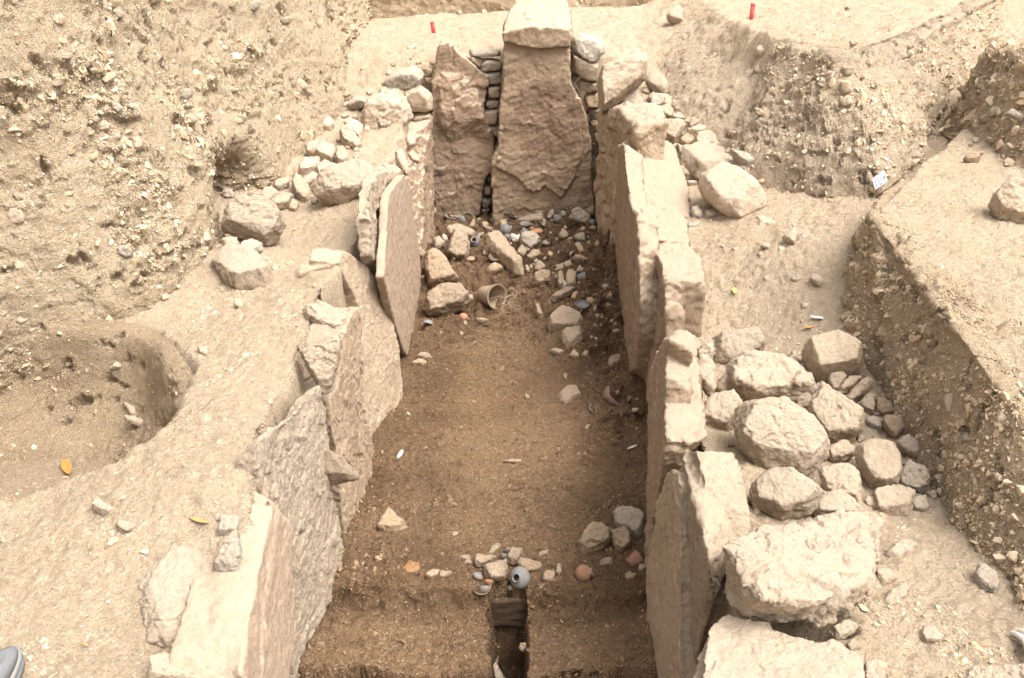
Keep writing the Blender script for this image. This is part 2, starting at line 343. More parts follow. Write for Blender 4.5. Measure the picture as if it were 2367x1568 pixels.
def patch(name, rows, m, step=.014, amp=1., cl=1.6, bulge=None, bigamp=.1):
    R = np.array(rows, float)                       # (levels, stations, 3)
    def dense(A, n):                                # Catmull-Rom along axis 0
        t = np.linspace(0, len(A)-1-1e-6, n); i = t.astype(int); f = (t-i).reshape(-1, *([1]*(A.ndim-1)))
        g = lambda k: A[np.clip(i+k, 0, len(A)-1)]
        p0, p1, p2, p3 = g(-1), g(0), g(1), g(2)
        return .5*(2*p1+(p2-p0)*f+(2*p0-5*p1+4*p2-p3)*f*f+(3*p1-p0-3*p2+p3)*f**3)
    L0 = max(np.linalg.norm(np.diff(R, axis=0), axis=2).sum(0)); L1 = max(np.linalg.norm(np.diff(R, axis=1), axis=2).sum(1))
    D = dense(R, int(L0/step)+2); D = dense(D.transpose(1, 0, 2), int(L1/step)+2)   # stations, levels
    nu, nv = D.shape[:2]; V = D.reshape(-1, 3); Fq = gridfaces(nu, nv)
    Nn = vnormals(V, Fq)
    if bulge is not None: V = V+Nn*bulge(V)[:, None]
    V = V+Nn*(fbm(V, 1.3, 4, .55)*bigamp)[:, None]
    V = roughen(V, Fq, amp*1.3, cl)
    o = meshobj(name, V, Fq, m); tag(o, kind='structure'); SURF.append((V, Fq)); return o, V, Fq
# left bank: foot line then upward
foot = [(-3.6, 1.2, .8), (-3.15, 2.6, .4), (-2.95, 3.5, .45), (-2.5, 4.12, .55), (-1.98, 4.42, .6), (-1.78, 4.9, .8), (-1.8, 5.35, .85), (-1.85, 5.95, .9), (-1.68, 6.6, .92), (-1.56, 7.4, 1.0), (-1.46, 8.1, 1.2), (-1.55, 8.8, 1.4), (-1.65, 10.8, 1.5), (-2.0, 14, 1.5)]
def up(p, h, back): return (p[0]-back, p[1]+.05*h, p[2]+h)
rows = [foot] + [[up(p, h, b) for p in foot] for h, b in ((.15, .0), (.4, .06), (.75, .16), (1.15, .27), (1.6, .38), (2.05, .55), (2.3, .9), (2.32, 1.6))]
def lb(V):
    hole = np.exp(-(((V[:, 1]-5.95)/.36)**4+((V[:, 2]-1.0)/.25)**4))
    lip = np.exp(-(((V[:, 1]-5.0)/.8)**2+((V[:, 2]-1.2)/.3)**2))
    return -.45*hole+.08*lip
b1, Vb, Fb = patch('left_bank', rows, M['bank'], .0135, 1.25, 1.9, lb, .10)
add_damp_shade(b1, .85*np.exp(-(((Vb[:, 1]-5.95)/.42)**4+((Vb[:, 2]-1.0)/.3)**4)) + .55*sstep(Vb[:, 2]+fbm(Vb, 2, 2)*.3, 1.15, .7)*sstep(Vb[:, 1], 5.0, 4.2)+.12*fbm(Vb, 1.5, 3))  # shade of the undercut hole painted dark; near bank foot darker brown
# right rear mound
mf = [(1.22, 9.6, 1.5), (1.12, 8.6, 1.42), (1.12, 7.8, 1.3), (1.2, 7.1, 1.18), (1.46, 6.55, 1.1), (1.72, 6.0, 1.02), (1.93, 5.6, 1.0), (2.2, 5.55, 1.2), (2.65, 6.15, 1.28), (3.05, 7.0, 1.3), (3.9, 8.4, 1.35), (5.1, 10.4, 1.4)]
mt = [(1.6, 9.9, 1.80), (1.75, 8.8, 1.76), (1.75, 8.1, 1.79), (1.85, 7.6, 1.81), (1.92, 7.15, 1.84), (2.0, 6.65, 1.88), (2.15, 6.4, 1.9), (2.45, 6.55, 1.92), (2.85, 7.1, 1.92), (3.3, 7.8, 1.93), (4.0, 8.9, 1.93), (5.2, 10.9, 1.93)]
def lerp(a, b, t, lift=0): return [tuple(p[i]+(q[i]-p[i])*t+(lift if i == 2 else 0) for i in range(3)) for p, q in zip(a, b)]
inn = [(p[0]+dx, p[1]+dy, p[2]-.12) for p, (dx, dy) in zip(mt, [(.3, .1), (.3, .1), (.3, .15), (.3, .2), (.25, .25), (.15, .3), (.1, .3), (0, .4), (-.05, .4), (-.1, .4), (-.2, .4), (-.2, .4)])]
mt = [(a, b_, c-.03) for a, b_, c in mt]
mf = [(1.6, 7.3, 1.25)]+mf[4:]; mt = [(2.05, 7.7, 1.62)]+mt[4:]; inn = [(2.3, 7.9, 1.55)]+inn[4:]
b2, Vm, Fm = patch('rear_mound', [mf, lerp(mf, mt, .22, .06), lerp(mf, mt, .5, .04), lerp(mf, mt, .8, .03), mt, inn], M['mound'], .015, .85, 1.9, None, .09)
add_damp_shade(b2, .35*np.exp(-(((Vm[:, 0]-1.95)/.4)**2+((Vm[:, 2]-1.12)/.16)**2))+.1*fbm(Vm, 1.5, 3))  # darker around the foot of the mound
sb = [(1.3, 10.2, 1.56), (1.24, 9.4, 1.52), (1.12, 8.6, 1.42), (1.10, 7.9, 1.32), (1.2, 7.2, 1.18), (1.46, 6.62, 1.08), (1.7, 6.15, 1.03)]
st_ = [(2.1, 10.2, 1.80), (2.05, 9.4, 1.80), (2.0, 8.7, 1.80), (2.02, 8.1, 1.81), (2.08, 7.7, 1.82), (2.15, 7.3, 1.83), (2.2, 6.9, 1.84)]
b6, Vs, Fs = patch('mound_slope', [[(x-.08, y, z-.06) for x, y, z in sb], sb, lerp(sb, st_, .3, .07), lerp(sb, st_, .65, .06), st_, [(x+.25, y+.05, z-.06) for x, y, z in st_]], M['mound'], .015, .6, 1.7, None, .07)
add_damp_shade(b6, .1*fbm(Vs, 2, 3))
hr = [(-1.52, 2.80), (-1.42, 3.0), (-1.37, 3.25), (-1.42, 3.55), (-1.53, 3.80), (-1.78, 4.14), (-2.1, 4.24), (-2.5, 4.22), (-3.0, 3.85), (-3.35, 3.5)]
hc = np.array([-2.2, 3.35])
def hrow(f, z): return [tuple(np.array(p)+(hc-np.array(p))/np.linalg.norm(hc-np.array(p))*f)+(z,) for p in hr]
b7, Vh, Fh = patch('hollow_side', [hrow(-.05, .90), hrow(.03, .86), hrow(.07, .72), hrow(.12, .58), hrow(.24, .45), hrow(.40, .36), hrow(.5, .25)], M['brown'], .0125, .55, 1.6, None, .03)
add_damp_shade(b7, .35+.5*fbm(Vh, 3, 3))
# right block with its cut side
kf = [(2.1, 5.3, 1.2), (1.86, 5.02, 1.0), (1.68, 4.62, .8), (1.60, 4.2, .72), (1.60, 3.6, .72), (1.54, 2.95, .72), (1.50, 2.5, .74), (1.50, 2.1, .74), (1.5, 1.4, .75)]
kt = [(2.2, 5.25, 1.35), (1.98, 5.0, 1.33), (1.80, 4.66, 1.34), (1.75, 4.1, 1.33), (1.70, 3.6, 1.32), (1.66, 3.15, 1.31), (1.66, 2.85, 1.28), (1.72, 2.5, 1.22), (1.75, 1.5, 1.2)]
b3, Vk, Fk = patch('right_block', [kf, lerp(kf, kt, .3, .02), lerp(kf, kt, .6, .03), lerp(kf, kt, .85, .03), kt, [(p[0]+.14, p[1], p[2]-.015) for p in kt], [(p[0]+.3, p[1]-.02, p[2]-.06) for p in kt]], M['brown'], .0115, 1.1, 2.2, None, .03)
add_damp_shade(b3, .25*sstep(Vk[:, 2]+fbm(Vk, 3, 2)*.2, 1.1, .85)+.1*fbm(Vk, 2, 3))  # darker towards the bottom of the cut side
gf = [(3.3, 7.2, 1.3), (3.0, 6.7, 1.28), (2.92, 6.0, 1.3), (2.95, 5.4, 1.3), (3.3, 4.9, 1.25), (4.2, 4.7, 1.2)]
gt = [(3.6, 7.3, 1.86), (3.25, 6.8, 1.88), (3.15, 6.1, 1.9), (3.2, 5.6, 1.9), (3.5, 5.15, 1.9), (4.3, 4.95, 1.9)]
b4, Vg, Fg = patch('far_right_block', [gf, lerp(gf, gt, .35, .03), lerp(gf, gt, .7, .04), gt, [(p[0]+.3, p[1]+.25, p[2]-.05) for p in gt]], M['brown'], .015, 1.3, 2.4, None, .08)
add_damp_shade(b4, .1*fbm(Vg, 2, 3))
bf = [(-2.2, 11.1, 1.4), (-1.4, 11.25, 1.42), (-.6, 11.3, 1.42), (.2, 11.2, 1.45), (.9, 11.3, 1.5), (1.7, 11.3, 1.6)]
b5, Vr, Fr = patch('rear_bank', [bf, [(p[0], p[1]+.08, p[2]+.3) for p in bf], [(p[0], p[1]+.2, p[2]+.6) for p in bf], [(p[0], p[1]+.35, p[2]+.85) for p in bf], [(p[0], p[1]+1, p[2]+.9) for p in bf]], M['brown'], .02, 1., 1.2, None, .08)
add_damp_shade(b5, .25+.2*fbm(Vr, 2, 3))

# one tree of all ground surfaces, to find what stands on what
_v = []; _f = []; _o = 0
for V, Fq in SURF:
    _v.append(V); _f.append(Fq+_o); _o += len(V)
TREE = BVHTree.FromPolygons(np.concatenate(_v).tolist(), np.concatenate(_f).tolist())
def hit(u, v):
    h = TREE.ray_cast(Vector(CAMP), Vector(ray(u, v)), 60)
    return np.array(h[0]) if h[0] else PZ(u, v, .9)

# ------------------------------------------------------------------ grit and chips lying on and in the soil
TPL = []
for i in range(14):
    bm = bmesh.new(); r = random.Random(i); sx, sy, sz = 1, r.uniform(.5, .95), r.uniform(.3, .7)
    for k in range(11):
        a = Vector((r.gauss(0, 1), r.gauss(0, 1), r.gauss(0, 1))).normalized(); bm.verts.new((a.x*sx, a.y*sy, a.z*sz))
    bmesh.ops.convex_hull(bm, input=bm.verts); bmesh.ops.triangulate(bm, faces=bm.faces); bm.verts.index_update()
    TPL.append((np.array([v.co[:] for v in bm.verts]), np.array([[v.index for v in f.verts] for f in bm.faces]))); bm.free()
def chips(name, V, Fq, n, smin, smax, m, power=2.2, ok=None, up=.15, tone=(.8, 1.15), flat=0.):
    P = V[Fq]; c = P.mean(1); ar = np.linalg.norm(np.cross(P[:, 1]-P[:, 0], P[:, 3]-P[:, 0]), axis=1)
    rel = c-CAMP; dep = rel@fw; uu = rel@rt/dep*F+W/2; vv = H/2-rel@upv/dep*F
    vis = (dep > .3) & (uu > -80) & (uu < W+80) & (vv > -80) & (vv < H+80)
    w = ar*vis/np.maximum(dep, 1)**1.3
    if ok is not None: w = w*ok(c)
    idx = rng.choice(len(c), n, p=w/w.sum()); t = rng.random((n, 2))
    pos = P[idx, 0]+(P[idx, 1]-P[idx, 0])*t[:, :1]+(P[idx, 3]-P[idx, 0])*t[:, 1:]
    nn = np.cross(P[idx, 1]-P[idx, 0], P[idx, 3]-P[idx, 0]); nn /= np.linalg.norm(nn, axis=1)[:, None]+1e-9
    nn *= np.sign((nn*(CAMP-pos)).sum(1))[:, None]
    sz = smin*(1-rng.random(n)*(1-(smin/smax)**power))**(-1/power)
    sz = np.maximum(sz, dep[idx]/F*2.31*.55)
    VV = []; FF = []; TT = []; o = 0
    q = rng.normal(size=(n, 4)); q /= np.linalg.norm(q, axis=1)[:, None]
    for i in range(n):
        tv, tf = TPL[i % len(TPL)]; a, b, cc, d = q[i]
        R = np.array([[1-2*(cc*cc+d*d), 2*(b*cc-a*d), 2*(b*d+a*cc)], [2*(b*cc+a*d), 1-2*(b*b+d*d), 2*(cc*d-a*b)], [2*(b*d-a*cc), 2*(cc*d+a*b), 1-2*(b*b+cc*cc)]])
        vv_ = tv@R.T*sz[i]
        if flat:
            hN = vv_@nn[i]; vv_ = vv_-np.outer(hN, nn[i])*flat
        VV.append(vv_+pos[i]+nn[i]*sz[i]*up); FF.append(tf+o); TT.append(np.full(len(tv), rng.uniform(*tone))); o += len(tv)
    ob = meshobj(name, np.concatenate(VV), np.concatenate(FF), m, smooth=False)
    a = ob.data.attributes.new('tone', 'FLOAT', 'POINT'); a.data.foreach_set('value', np.concatenate(TT).astype(np.float32))
    tag(ob, kind='stuff'); return ob
def chip_mat(name, c1, c2, c3):
    m, nt, b = nodes(name); at = N(nt, 'ShaderNodeAttribute', attribute_name='tone')
    r = nt.nodes.new('ShaderNodeValToRGB'); nt.links.new(at.outputs['Fac'], r.inputs[0]); e = r.color_ramp.elements
    e[0].position = .1; e[0].color = (*c1, 1); e[1].position = .95; e[1].color = (*c3, 1); x = e.new(.5); x.color = (*c2, 1)
    co = N(nt, 'ShaderNodeTexCoord').outputs['Object']
    a = mix(nt, .5, r.outputs[0], mix(nt, ramp(nt, noise(nt, co, 45, 5, .7), .3, .7), tuple(v*.7 for v in c2), tuple(min(1, v*1.2) for v in c2)))
    nt.links.new(a, b.inputs['Base Color']); bump(nt, b, noise(nt, co, 90, 4, .7), .006); return m
CM = chip_mat('bank_chips', (.40, .28, .17), (.56, .44, .29), (.70, .60, .46)); CD = chip_mat('floor_grit', (.20, .12, .07), (.31, .20, .12), (.62, .50, .37))
CB = chip_mat('brown_chips', (.36, .25, .155), (.50, .38, .25), (.66, .54, .40))
patchy = lambda s, lo=.05: (lambda c: np.clip(fbm(c, s, 3)*3+.35, lo, 1))
chips('gravel', Vb, Fb, 15000, .004, .05, CM, 2.1, patchy(1.6, .12), .0, (0, 1))
chips('gravel', Vm, Fm, 6500, .005, .045, CM, 2.0, lambda c: patchy(2, .2)(c)*(c[:, 2] < 1.84)*np.where(c[:, 0] > 1.75, 1, .25+.8*(c[:, 2] < 1.3)), .05, (0, 1))
chips('gravel', Vk, Fk, 7500, .004, .04, CB, 2.0, lambda c: (c[:, 2] < 1.27)*patchy(3, .2)(c), .1, (0, 1))
chips('gravel', Vs, Fs, 2600, .004, .03, CM, 2.1, patchy(3, .1), .05, (0, 1))
chips('gravel', Vh, Fh, 900, .004, .03, CB, 2.0, patchy(3, .1), .05, (0, 1))
chips('gravel', Vg, Fg, 2200, .006, .07, CB, 1.8, None, .1, (0, 1))
chips('gravel', Vr, Fr, 900, .006, .05, CB, 1.9, None, .1, (0, 1))
edge = lambda c: np.clip(fbm(c, 2.5, 3)*4-.1, .04, 1)
chips('gravel', V1, F1, 21000, .0022, .024, CM, 2.1, lambda c: edge(c)*(sdist(c[:, :2], CHAMBER) < -.02), .1, (.0, 1), .35)
chips('gravel', V2_, F2, 3500, .004, .03, CM, 2.0, lambda c: edge(c)*(sdist(c[:, :2], CHAMBER) < -.02), .1, (.0, 1), .3)
inch = lambda c: (sdist(c[:, :2], CHAMBER) > -.1)
chips('soil_crumbs', Vf, Ff, 15000, .0028, .02, CD, 2.1, lambda c: inch(c)*np.clip(fbm(c, 3, 3)*3+.3+1.2*(1-np.exp(-(c[:, 0]/.5)**4))*.5+.8*(c[:, 1] > 6), .06, 1.5), .15, (0, .62))
chips('grit', Vf, Ff, 2600, .002, .008, CD, 2.2, inch, .3, (.7, 1))

clod = lambda c: inch(c)*np.clip(fbm(c, 2.2, 3)*5-.2+.9*np.clip(np.abs(c[:, 0]+.05)-.4, 0, 1)*3, .0, 1.5)*np.where(c[:, 1] > 6, 1.6, 1)
chips('soil_clods', Vf, Ff, 5200, .006, .032, CK := chip_mat('soil_clod', (.15, .09, .055), (.24, .155, .095), (.36, .25, .165)), 2.0, clod, .0, (0, 1))
# ------------------------------------------------------------------ stones
def hull(pts):
    bm = bmesh.new()
    for p in pts: bm.verts.new(p)
    r = bmesh.ops.convex_hull(bm, input=bm.verts)
    bmesh.ops.delete(bm, geom=[v for v in bm.verts if not v.link_faces], context='VERTS')
    bm.verts.index_update(); V = np.array([v.co[:] for v in bm.verts]); Fc = [[v.index for v in f.verts] for f in bm.faces]; bm.free()
    return V, Fc
def prism(front, vec):
    """front polygon pushed back by vec (one vector, or one per corner)"""
    f = np.array(front); vec = np.array(vec, float); b = f+vec; n = len(f)
    Fc = [list(range(n)), list(range(2*n-1, n-1, -1))] + [[i, i+n, (i+1) % n+n, (i+1) % n] for i in range(n)]
    bm = bmesh.new(); vs = [bm.verts.new(p) for p in np.concatenate([f, b])]
    for q in Fc:
        try: bm.faces.new([vs[i] for i in q])
        except ValueError: pass
    bmesh.ops.recalc_face_normals(bm, faces=bm.faces); bmesh.ops.triangulate(bm, faces=bm.faces)
    V = np.array([v.co[:] for v in bm.verts]); Fc = [[v.index for v in q.verts] for q in bm.faces]; bm.free()
    return V, Fc
PENDING = []
def stone(name, pieces, mat, label, cat, group=None, rough=1., vox=None, lay=None, big=.03):
    V = []; Fc = []; o = 0
    for v, f in pieces: V.append(v); Fc += [[i+o for i in q] for q in f]; o += len(v)
    V = np.concatenate(V); org = (V.min(0)+V.max(0))/2; org[2] = V[:, 2].min()
    size = np.sort(V.max(0)-V.min(0)); ob = meshobj(name, V, Fc, None, origin=org)
    px = np.linalg.norm(org-CAMP)/F*2.31            # size of one rendered pixel here
    vx = vox or max(size[2]/190, px*1.2)
    vx = min(vx, size[0]/5, size[2]/12)
    md = ob.modifiers.new('r', 'REMESH'); md.mode = 'VOXEL'; md.voxel_size = vx
    tag(ob, label, cat, group); PENDING.append((ob, mat, rough, size, lay, big)); return ob
def flush():
    dg = bpy.context.evaluated_depsgraph_get(); dg.update()
    done = []
    for ob, mat, rough, size, lay, big in PENDING:
        me = bpy.data.meshes.new_from_object(ob.evaluated_get(dg)); done.append(me)
    for (ob, mat, rough, size, lay, big), me in zip(PENDING, done):
        n = len(me.vertices); V = np.empty(n*3); me.vertices.foreach_get('co', V); V = V.reshape(-1, 3)
        Nn = np.empty(n*3); me.vertices.foreach_get('normal', Nn); Nn = Nn.reshape(-1, 3)
        W_ = V+np.array(ob.location)
        s = (size[0]*size[1]*size[2])**(1/3); s = min(s, .45)
        WW = W_+fbm(W_, 2.5/s, 2)[:, None]*s*.25
        d = fbm(W_, 1.2/s, 3)*s*.055*rough*(big/.03)
        d += facet(WW, 2.2/s)*s*.035*rough*min(1.6, big/.03) + facet(WW, 6.5/s)*s*.022*rough
        d += fbm(W_, 7/s, 4, .65)*s*.035*rough + facet(W_, 30., 9)*.0035*rough
        if 'flute' in (ob.get('label') or ''): d += .007*np.abs(np.sin((W_[:, 1]*1.0+fbm(W_, 1.5, 2)*.12)*2*math.pi/.19))*(Nn[:, 0] < -.4)-.006
        if lay is not None: d += facet(WW*np.array(lay), 4./s)*s*.04*rough   # bedding planes
        d += fbm(W_, 45, 4, .7)*.009*(.4+.6*rough)
        V = V+Nn*d[:, None]
        me.vertices.foreach_set('co', V.ravel()); me.materials.clear(); me.materials.append(M[mat])
        me.polygons.foreach_set('use_smooth', np.full(len(me.polygons), True)); me.update()
        old = ob.data; ob.modifiers.clear(); nm = ob.name; ob.data = me; me.name = nm; bpy.data.meshes.remove(old)
    PENDING.clear()
def plane3(a, b, c):
    n = np.cross(b-a, c-a); return a, n/np.linalg.norm(n)
def onp(k, pts, pl): return [onplane(u, v, *pl) for u, v in T(k, pts)]
def slab(pieces, mat, label, rough=1., **k): return stone('standing_stone', pieces, mat, label, 'standing stone', None, rough, **k)

# left wall, from the back
pl = plane3(PZ(976, 618, .05), PZ(1005, 546, .1), PX(986, 291, -.77))
A = onp(0, [(986, 291), (994, 288), (1001, 330), (1003, 500), (1006, 548), (990, 600), (976, 640), (977, 560), (980, 490), (982, 400)], pl)
slab([prism(A, (-.22, -.02, .02)), hull([(-.98, 7.6, .98), (-1.0, 8.5, 1.05), (-.93, 7.35, .0), (-.76, 8.1, 1.04), (-.74, 8.5, 1.05), (-.78, 7.6, .5), (-.8, 7.3, 0)])], 'red', 'dark reddish pitted slab end in the left wall beside the rear slabs', .9)
pl = plane3(PZ(943, 823, 0), PZ(975, 645, .05), PZ(889, 597, .98))
A = onp(0, [(933, 404), (948, 428), (954, 480), (957, 505), (969, 570), (970, 618), (975, 645), (972, 700), (968, 735), (957, 782), (943, 826), (934, 812), (915, 755), (902, 703), (888, 642), (890, 594), (894, 540), (895, 487), (899, 449), (915, 425)], pl)
slab([prism(A, (-.05, -.0, .0))], 'pink', 'large smooth pinkish slab tapering to a point, standing in the left wall', .5, big=.012)
slab([prism(onp(0, [(868, 505), (878, 455), (897, 440), (935, 402), (905, 392), (870, 400), (855, 440), (852, 500), (856, 590), (872, 615), (882, 640), (890, 600), (888, 520)], (pl[0]+np.array([-.06, 0, 0]), pl[1])), (-.07, 0, -.02))], 'pale', 'pale cracked slab edge behind the smooth pinkish slab in the left wall', 1.)
pl = plane3(PZ(864, 1012, 0), PZ(932, 919, 0), PZ(816, 590, 1.04))
A = onp(0, [(790, 584), (805, 582), (816, 590), (833, 604), (854, 621), (871, 645), (888, 683), (902, 724), (912, 765), (922, 799), (926, 840), (931, 885), (933, 925), (922, 971), (902, 1000), (881, 1018), (862, 1020), (853, 990), (843, 971), (838, 902), (835, 833), (833, 765), (830, 710), (818, 680), (800, 650), (785, 610)], pl)
slab([prism(A, (-.16, .0, .02)), hull([A[i]+d for i in (0, 1, 2, 3, 24, 25) for d in (np.array([-.02, 0, 0]), np.array([-.22, -.02, -.05]))]+[PZ(748, 600, .98), PZ(742, 628, .93), PZ(770, 640, .95), PZ(781, 577, 1.0)])], 'tan', 'tan granular slab with a rounded shoulder bulging from the left wall', .4, big=.02)
pl = plane3(PZ(800, 1240, 0), PZ(860, 1101, 0), PZ(807, 731, 1.05))
A = onp(0, [(812, 728), (824, 712), (832, 720), (835, 765), (838, 868), (845, 975), (856, 1000), (861, 1050), (860, 1101), (845, 1149), (829, 1186), (812, 1240), (800, 1246), (795, 1215), (790, 1180), (784, 1110), (778, 1040), (765, 985), (760, 925), (776, 900), (784, 834), (796, 775)], pl)
slab([prism(A, (-.17, 0, 0))], 'wall', 'narrow upright slab split down its lower part in the left wall', .55, lay=(.5, 3, .2))
pl5 = plane3(PZ(726, 1469, 0), PZ(802, 1280, 0), PZ(735, 890, .98))
A = onp(0, [(585, 1038), (600, 1012), (624, 996), (640, 980), (672, 960), (700, 930), (727, 897), (736, 890), (748, 925), (757, 945), (759, 1000), (774, 1048), (768, 1073), (771, 1128), (785, 1176), (788, 1242), (802, 1280), (798, 1331), (771, 1376), (747, 1417), (726, 1469), (695, 1517), (684, 1570), (676, 1640), (640, 1640), (632, 1400), (625, 1240), (602, 1135), (596, 1097), (588, 1060)], pl5)
slab([prism(A, (-.07, 0, -.06))], 'granite', 'broad coarse grey-speckled granite slab in the left wall', .75)
pl = plane3(PZ(633, 1164, .95), PZ(592, 1365, .93), PX(678, 1493, -.78))
A = onp(0, [(622, 1152), (634, 1166), (628, 1205), (620, 1249), (609, 1304), (592, 1365), (582, 1424), (568, 1476), (566, 1560), (552, 2300), (645, 2300), (665, 1500), (668, 1300), (655, 1200)], pl)
B = onp(0, [(636, 1172), (650, 1192), (664, 1207), (668, 1240), (671, 1275), (679, 1441), (677, 1510), (665, 1590), (662, 2250), (585, 2250), (600, 1500), (607, 1400), (618, 1330), (624, 1299), (631, 1230)], pl)
tv = [(-.20, -.04, .0)]*len(A)
slab([prism(A, tv), prism([b+np.array([.006, 0, 0]) for b in B], (-.06, 0, 0)), hull([PZ(521, 1138, .97), PZ(564, 1126, .98), PZ(606, 1145, .97), PZ(632, 1164, .95), PZ(592, 1365, .93), PZ(566, 1500, .92), PZ(556, 1566, .88), PZ(499, 1545, .85), PZ(461, 1524, .86), PZ(461, 1493, .9), PZ(499, 1434, .93), PZ(530, 1359, .93), PZ(545, 1200, .95)] + [PZ(u, v, .6) for u, v in ((600, 1160), (610, 1360), (600, 1560), (560, 1150))])], 'pink', 'nearest slab of the left wall, pale top and cleft rosy inner face', .5, big=.02)
# right wall, from the back
Bp = (np.array([.64, 8.2, 0]), np.array([1.3, .13, 0])/1.307)
A = onp(0, [(1380, 274), (1399, 252), (1433, 254), (1447, 271), (1475, 290), (1470, 420), (1450, 560), (1435, 700), (1420, 700), (1397, 684), (1378, 645), (1378, 594), (1375, 514), (1373, 440), (1378, 394), (1385, 340)], Bp)
slab([prism([p*1. for p in A], (.2, .08, .0))], 'wall', 'broken faceted slab with a pointed foot, last in the right wall', 1.3, big=.06)
pl = plane3(PZ(1448, 854, 0), PZ(1424, 662, .1), PZ(1430, 339, 1.2))
A = onp(0, [(1430, 337), (1442, 330), (1446, 394), (1452, 439), (1460, 480), (1472, 491), (1475, 553), (1478, 700), (1476, 765), (1466, 858), (1448, 858), (1433, 817), (1424, 662), (1422, 491), (1425, 400)], pl)
slab([prism(A, (.12, 0, -.08)), hull([PZ(1431, 336, 1.2), PZ(1450, 322, 1.25), PZ(1492, 307, 1.27), PZ(1542, 325, 1.2), PZ(1560, 343, 1.16), PZ(1572, 391, 1.08), PZ(1591, 438, 1.0), PZ(1597, 505, .9), PZ(1545, 520, .86), PZ(1504, 500, .92), PZ(1460, 482, 1.0), PZ(1442, 400, 1.1)]+[PZ(u, v, .3) for u, v in ((1455, 640), (1560, 640), (1470, 560), (1600, 600))])], 'wall', 'tall thick slab with a big bright sloping end, middle of the right wall', .85, big=.02)
pl = plane3(PZ(1496, 937, 0), PZ(1531, 641, 1.0), PZ(1475, 485, 1.1))
A = onp(0, [(1472, 485), (1480, 480), (1489, 549), (1505, 573), (1519, 588), (1530, 610), (1533, 641), (1536, 700), (1538, 800), (1540, 930), (1500, 1000), (1482, 940), (1471, 899), (1458, 860), (1462, 765), (1470, 600)], pl)
slab([prism(A, (.10, .0, -.07)), hull([PZ(1473, 484, 1.1), PZ(1500, 476, 1.1), PZ(1555, 488, 1.08), PZ(1582, 500, 1.04), PZ(1596, 560, 1.04), PZ(1590, 557, 1.04), PZ(1502, 556, 1.08)]+[PZ(1480, 560, .5), PZ(1590, 600, .6)]),
      hull([PZ(1503, 556, 1.05), PZ(1590, 558, 1.03), PZ(1600, 578, 1.02), PZ(1623, 602, 1.0), PZ(1627, 638, .99), PZ(1630, 656, .97), PZ(1532, 643, 1.0), PZ(1519, 590, 1.02)]+[np.array(q) for q in ((.75, 4.62, .2), (.98, 4.62, .2), (.99, 4.66, .6), (.75, 5.2, .2), (1.0, 5.1, .2))])], 'wall', 'thick block slab with a stepped pale top and a cracked end, right wall', .85, big=.02)
pl = plane3(PX(1517, 820, .66), PZ(1492, 1289, 0), PZ(1538, 1017, .95))
A = onp(0, [(1546, 782), (1540, 820), (1542, 874), (1537, 929), (1535, 966), (1539, 1017), (1534, 1060), (1524, 1110), (1508, 1200), (1497, 1310), (1489, 1300), (1487, 1255), (1487, 1164), (1495, 1100), (1496, 1028), (1497, 902), (1501, 860), (1516, 820), (1530, 790)], pl)
slab([prism(A, (.10, .02, -.07)), hull([PZ(1546, 775, 1.05), PZ(1566, 762, 1.06), PZ(1590, 766, 1.05), PZ(1604, 778, 1.03), PZ(1588, 826, 1.02), PZ(1605, 874, 1.0), PZ(1622, 911, .98), PZ(1616, 958, .97), PZ(1632, 1009, .94), PZ(1594, 1029, .94), PZ(1538, 1018, .96), PZ(1536, 940, 1.0), PZ(1539, 850, 1.03), PZ(1560, 1080, .6), PZ(1600, 900, .4), PZ(1545, 950, .3)])], 'wall', 'tall upright slab with a long cream top edge beside the stone heap', .85, big=.02)
pl = (np.array([.565, 0, 0]), np.array([1., 0, 0]))
A = onp(0, [(1553, 1084), (1543, 1092), (1530, 1119), (1518, 1168), (1511, 1206), (1500, 1270), (1493, 1330), (1495, 1420), (1496, 1481), (1497, 1568), (1497, 1680), (1570, 1680), (1570, 1300), (1570, 1120), (1562, 1088)], pl)
slab([prism(A, (.10, 0, 0))], 'tan', 'thin fluted plate squeezed in front of the rounded upright slab, right wall', .35)
pl = plane3(PZ(1590, 1041, 1.0), PX(1601, 1556, .62), PX(1540, 1500, .59))
A = onp(0, [(1569, 1085), (1572, 1056), (1590, 1041), (1608, 1042), (1626, 1100), (1636, 1180), (1644, 1300), (1648, 1400), (1641, 1451), (1618, 1481), (1603, 1556), (1600, 1700), (1535, 1700), (1541, 1450), (1552, 1260), (1562, 1140)], pl)
slab([prism(A, (.14, 0, 0)), hull([PZ(1576, 1058, .99), PZ(1590, 1041, 1.0), PZ(1620, 1041, 1.0), PZ(1639, 1058, .98), PZ(1699, 1082, .9), PZ(1718, 1123, .86), PZ(1730, 1168, .83), PZ(1742, 1215, .80), PZ(1690, 1262, .8), PZ(1668, 1330, .8), PZ(1655, 1380, .82), PZ(1640, 1300, .98), PZ(1632, 1180, 1.0), PZ(1622, 1100, 1.0), PZ(1650, 1450, .5), PZ(1610, 1560, .3), PZ(1590, 1200, .2), PZ(1573, 1062, .97), PX(1604, 1480, .63), PX(1596, 1600, .63), PX(1572, 1250, .61), PX(1560, 1500, .61), PX(1632, 1400, .625)])], 'tan', 'nearest rounded upright slab with folded flutes down its inner face, right wall', .5)
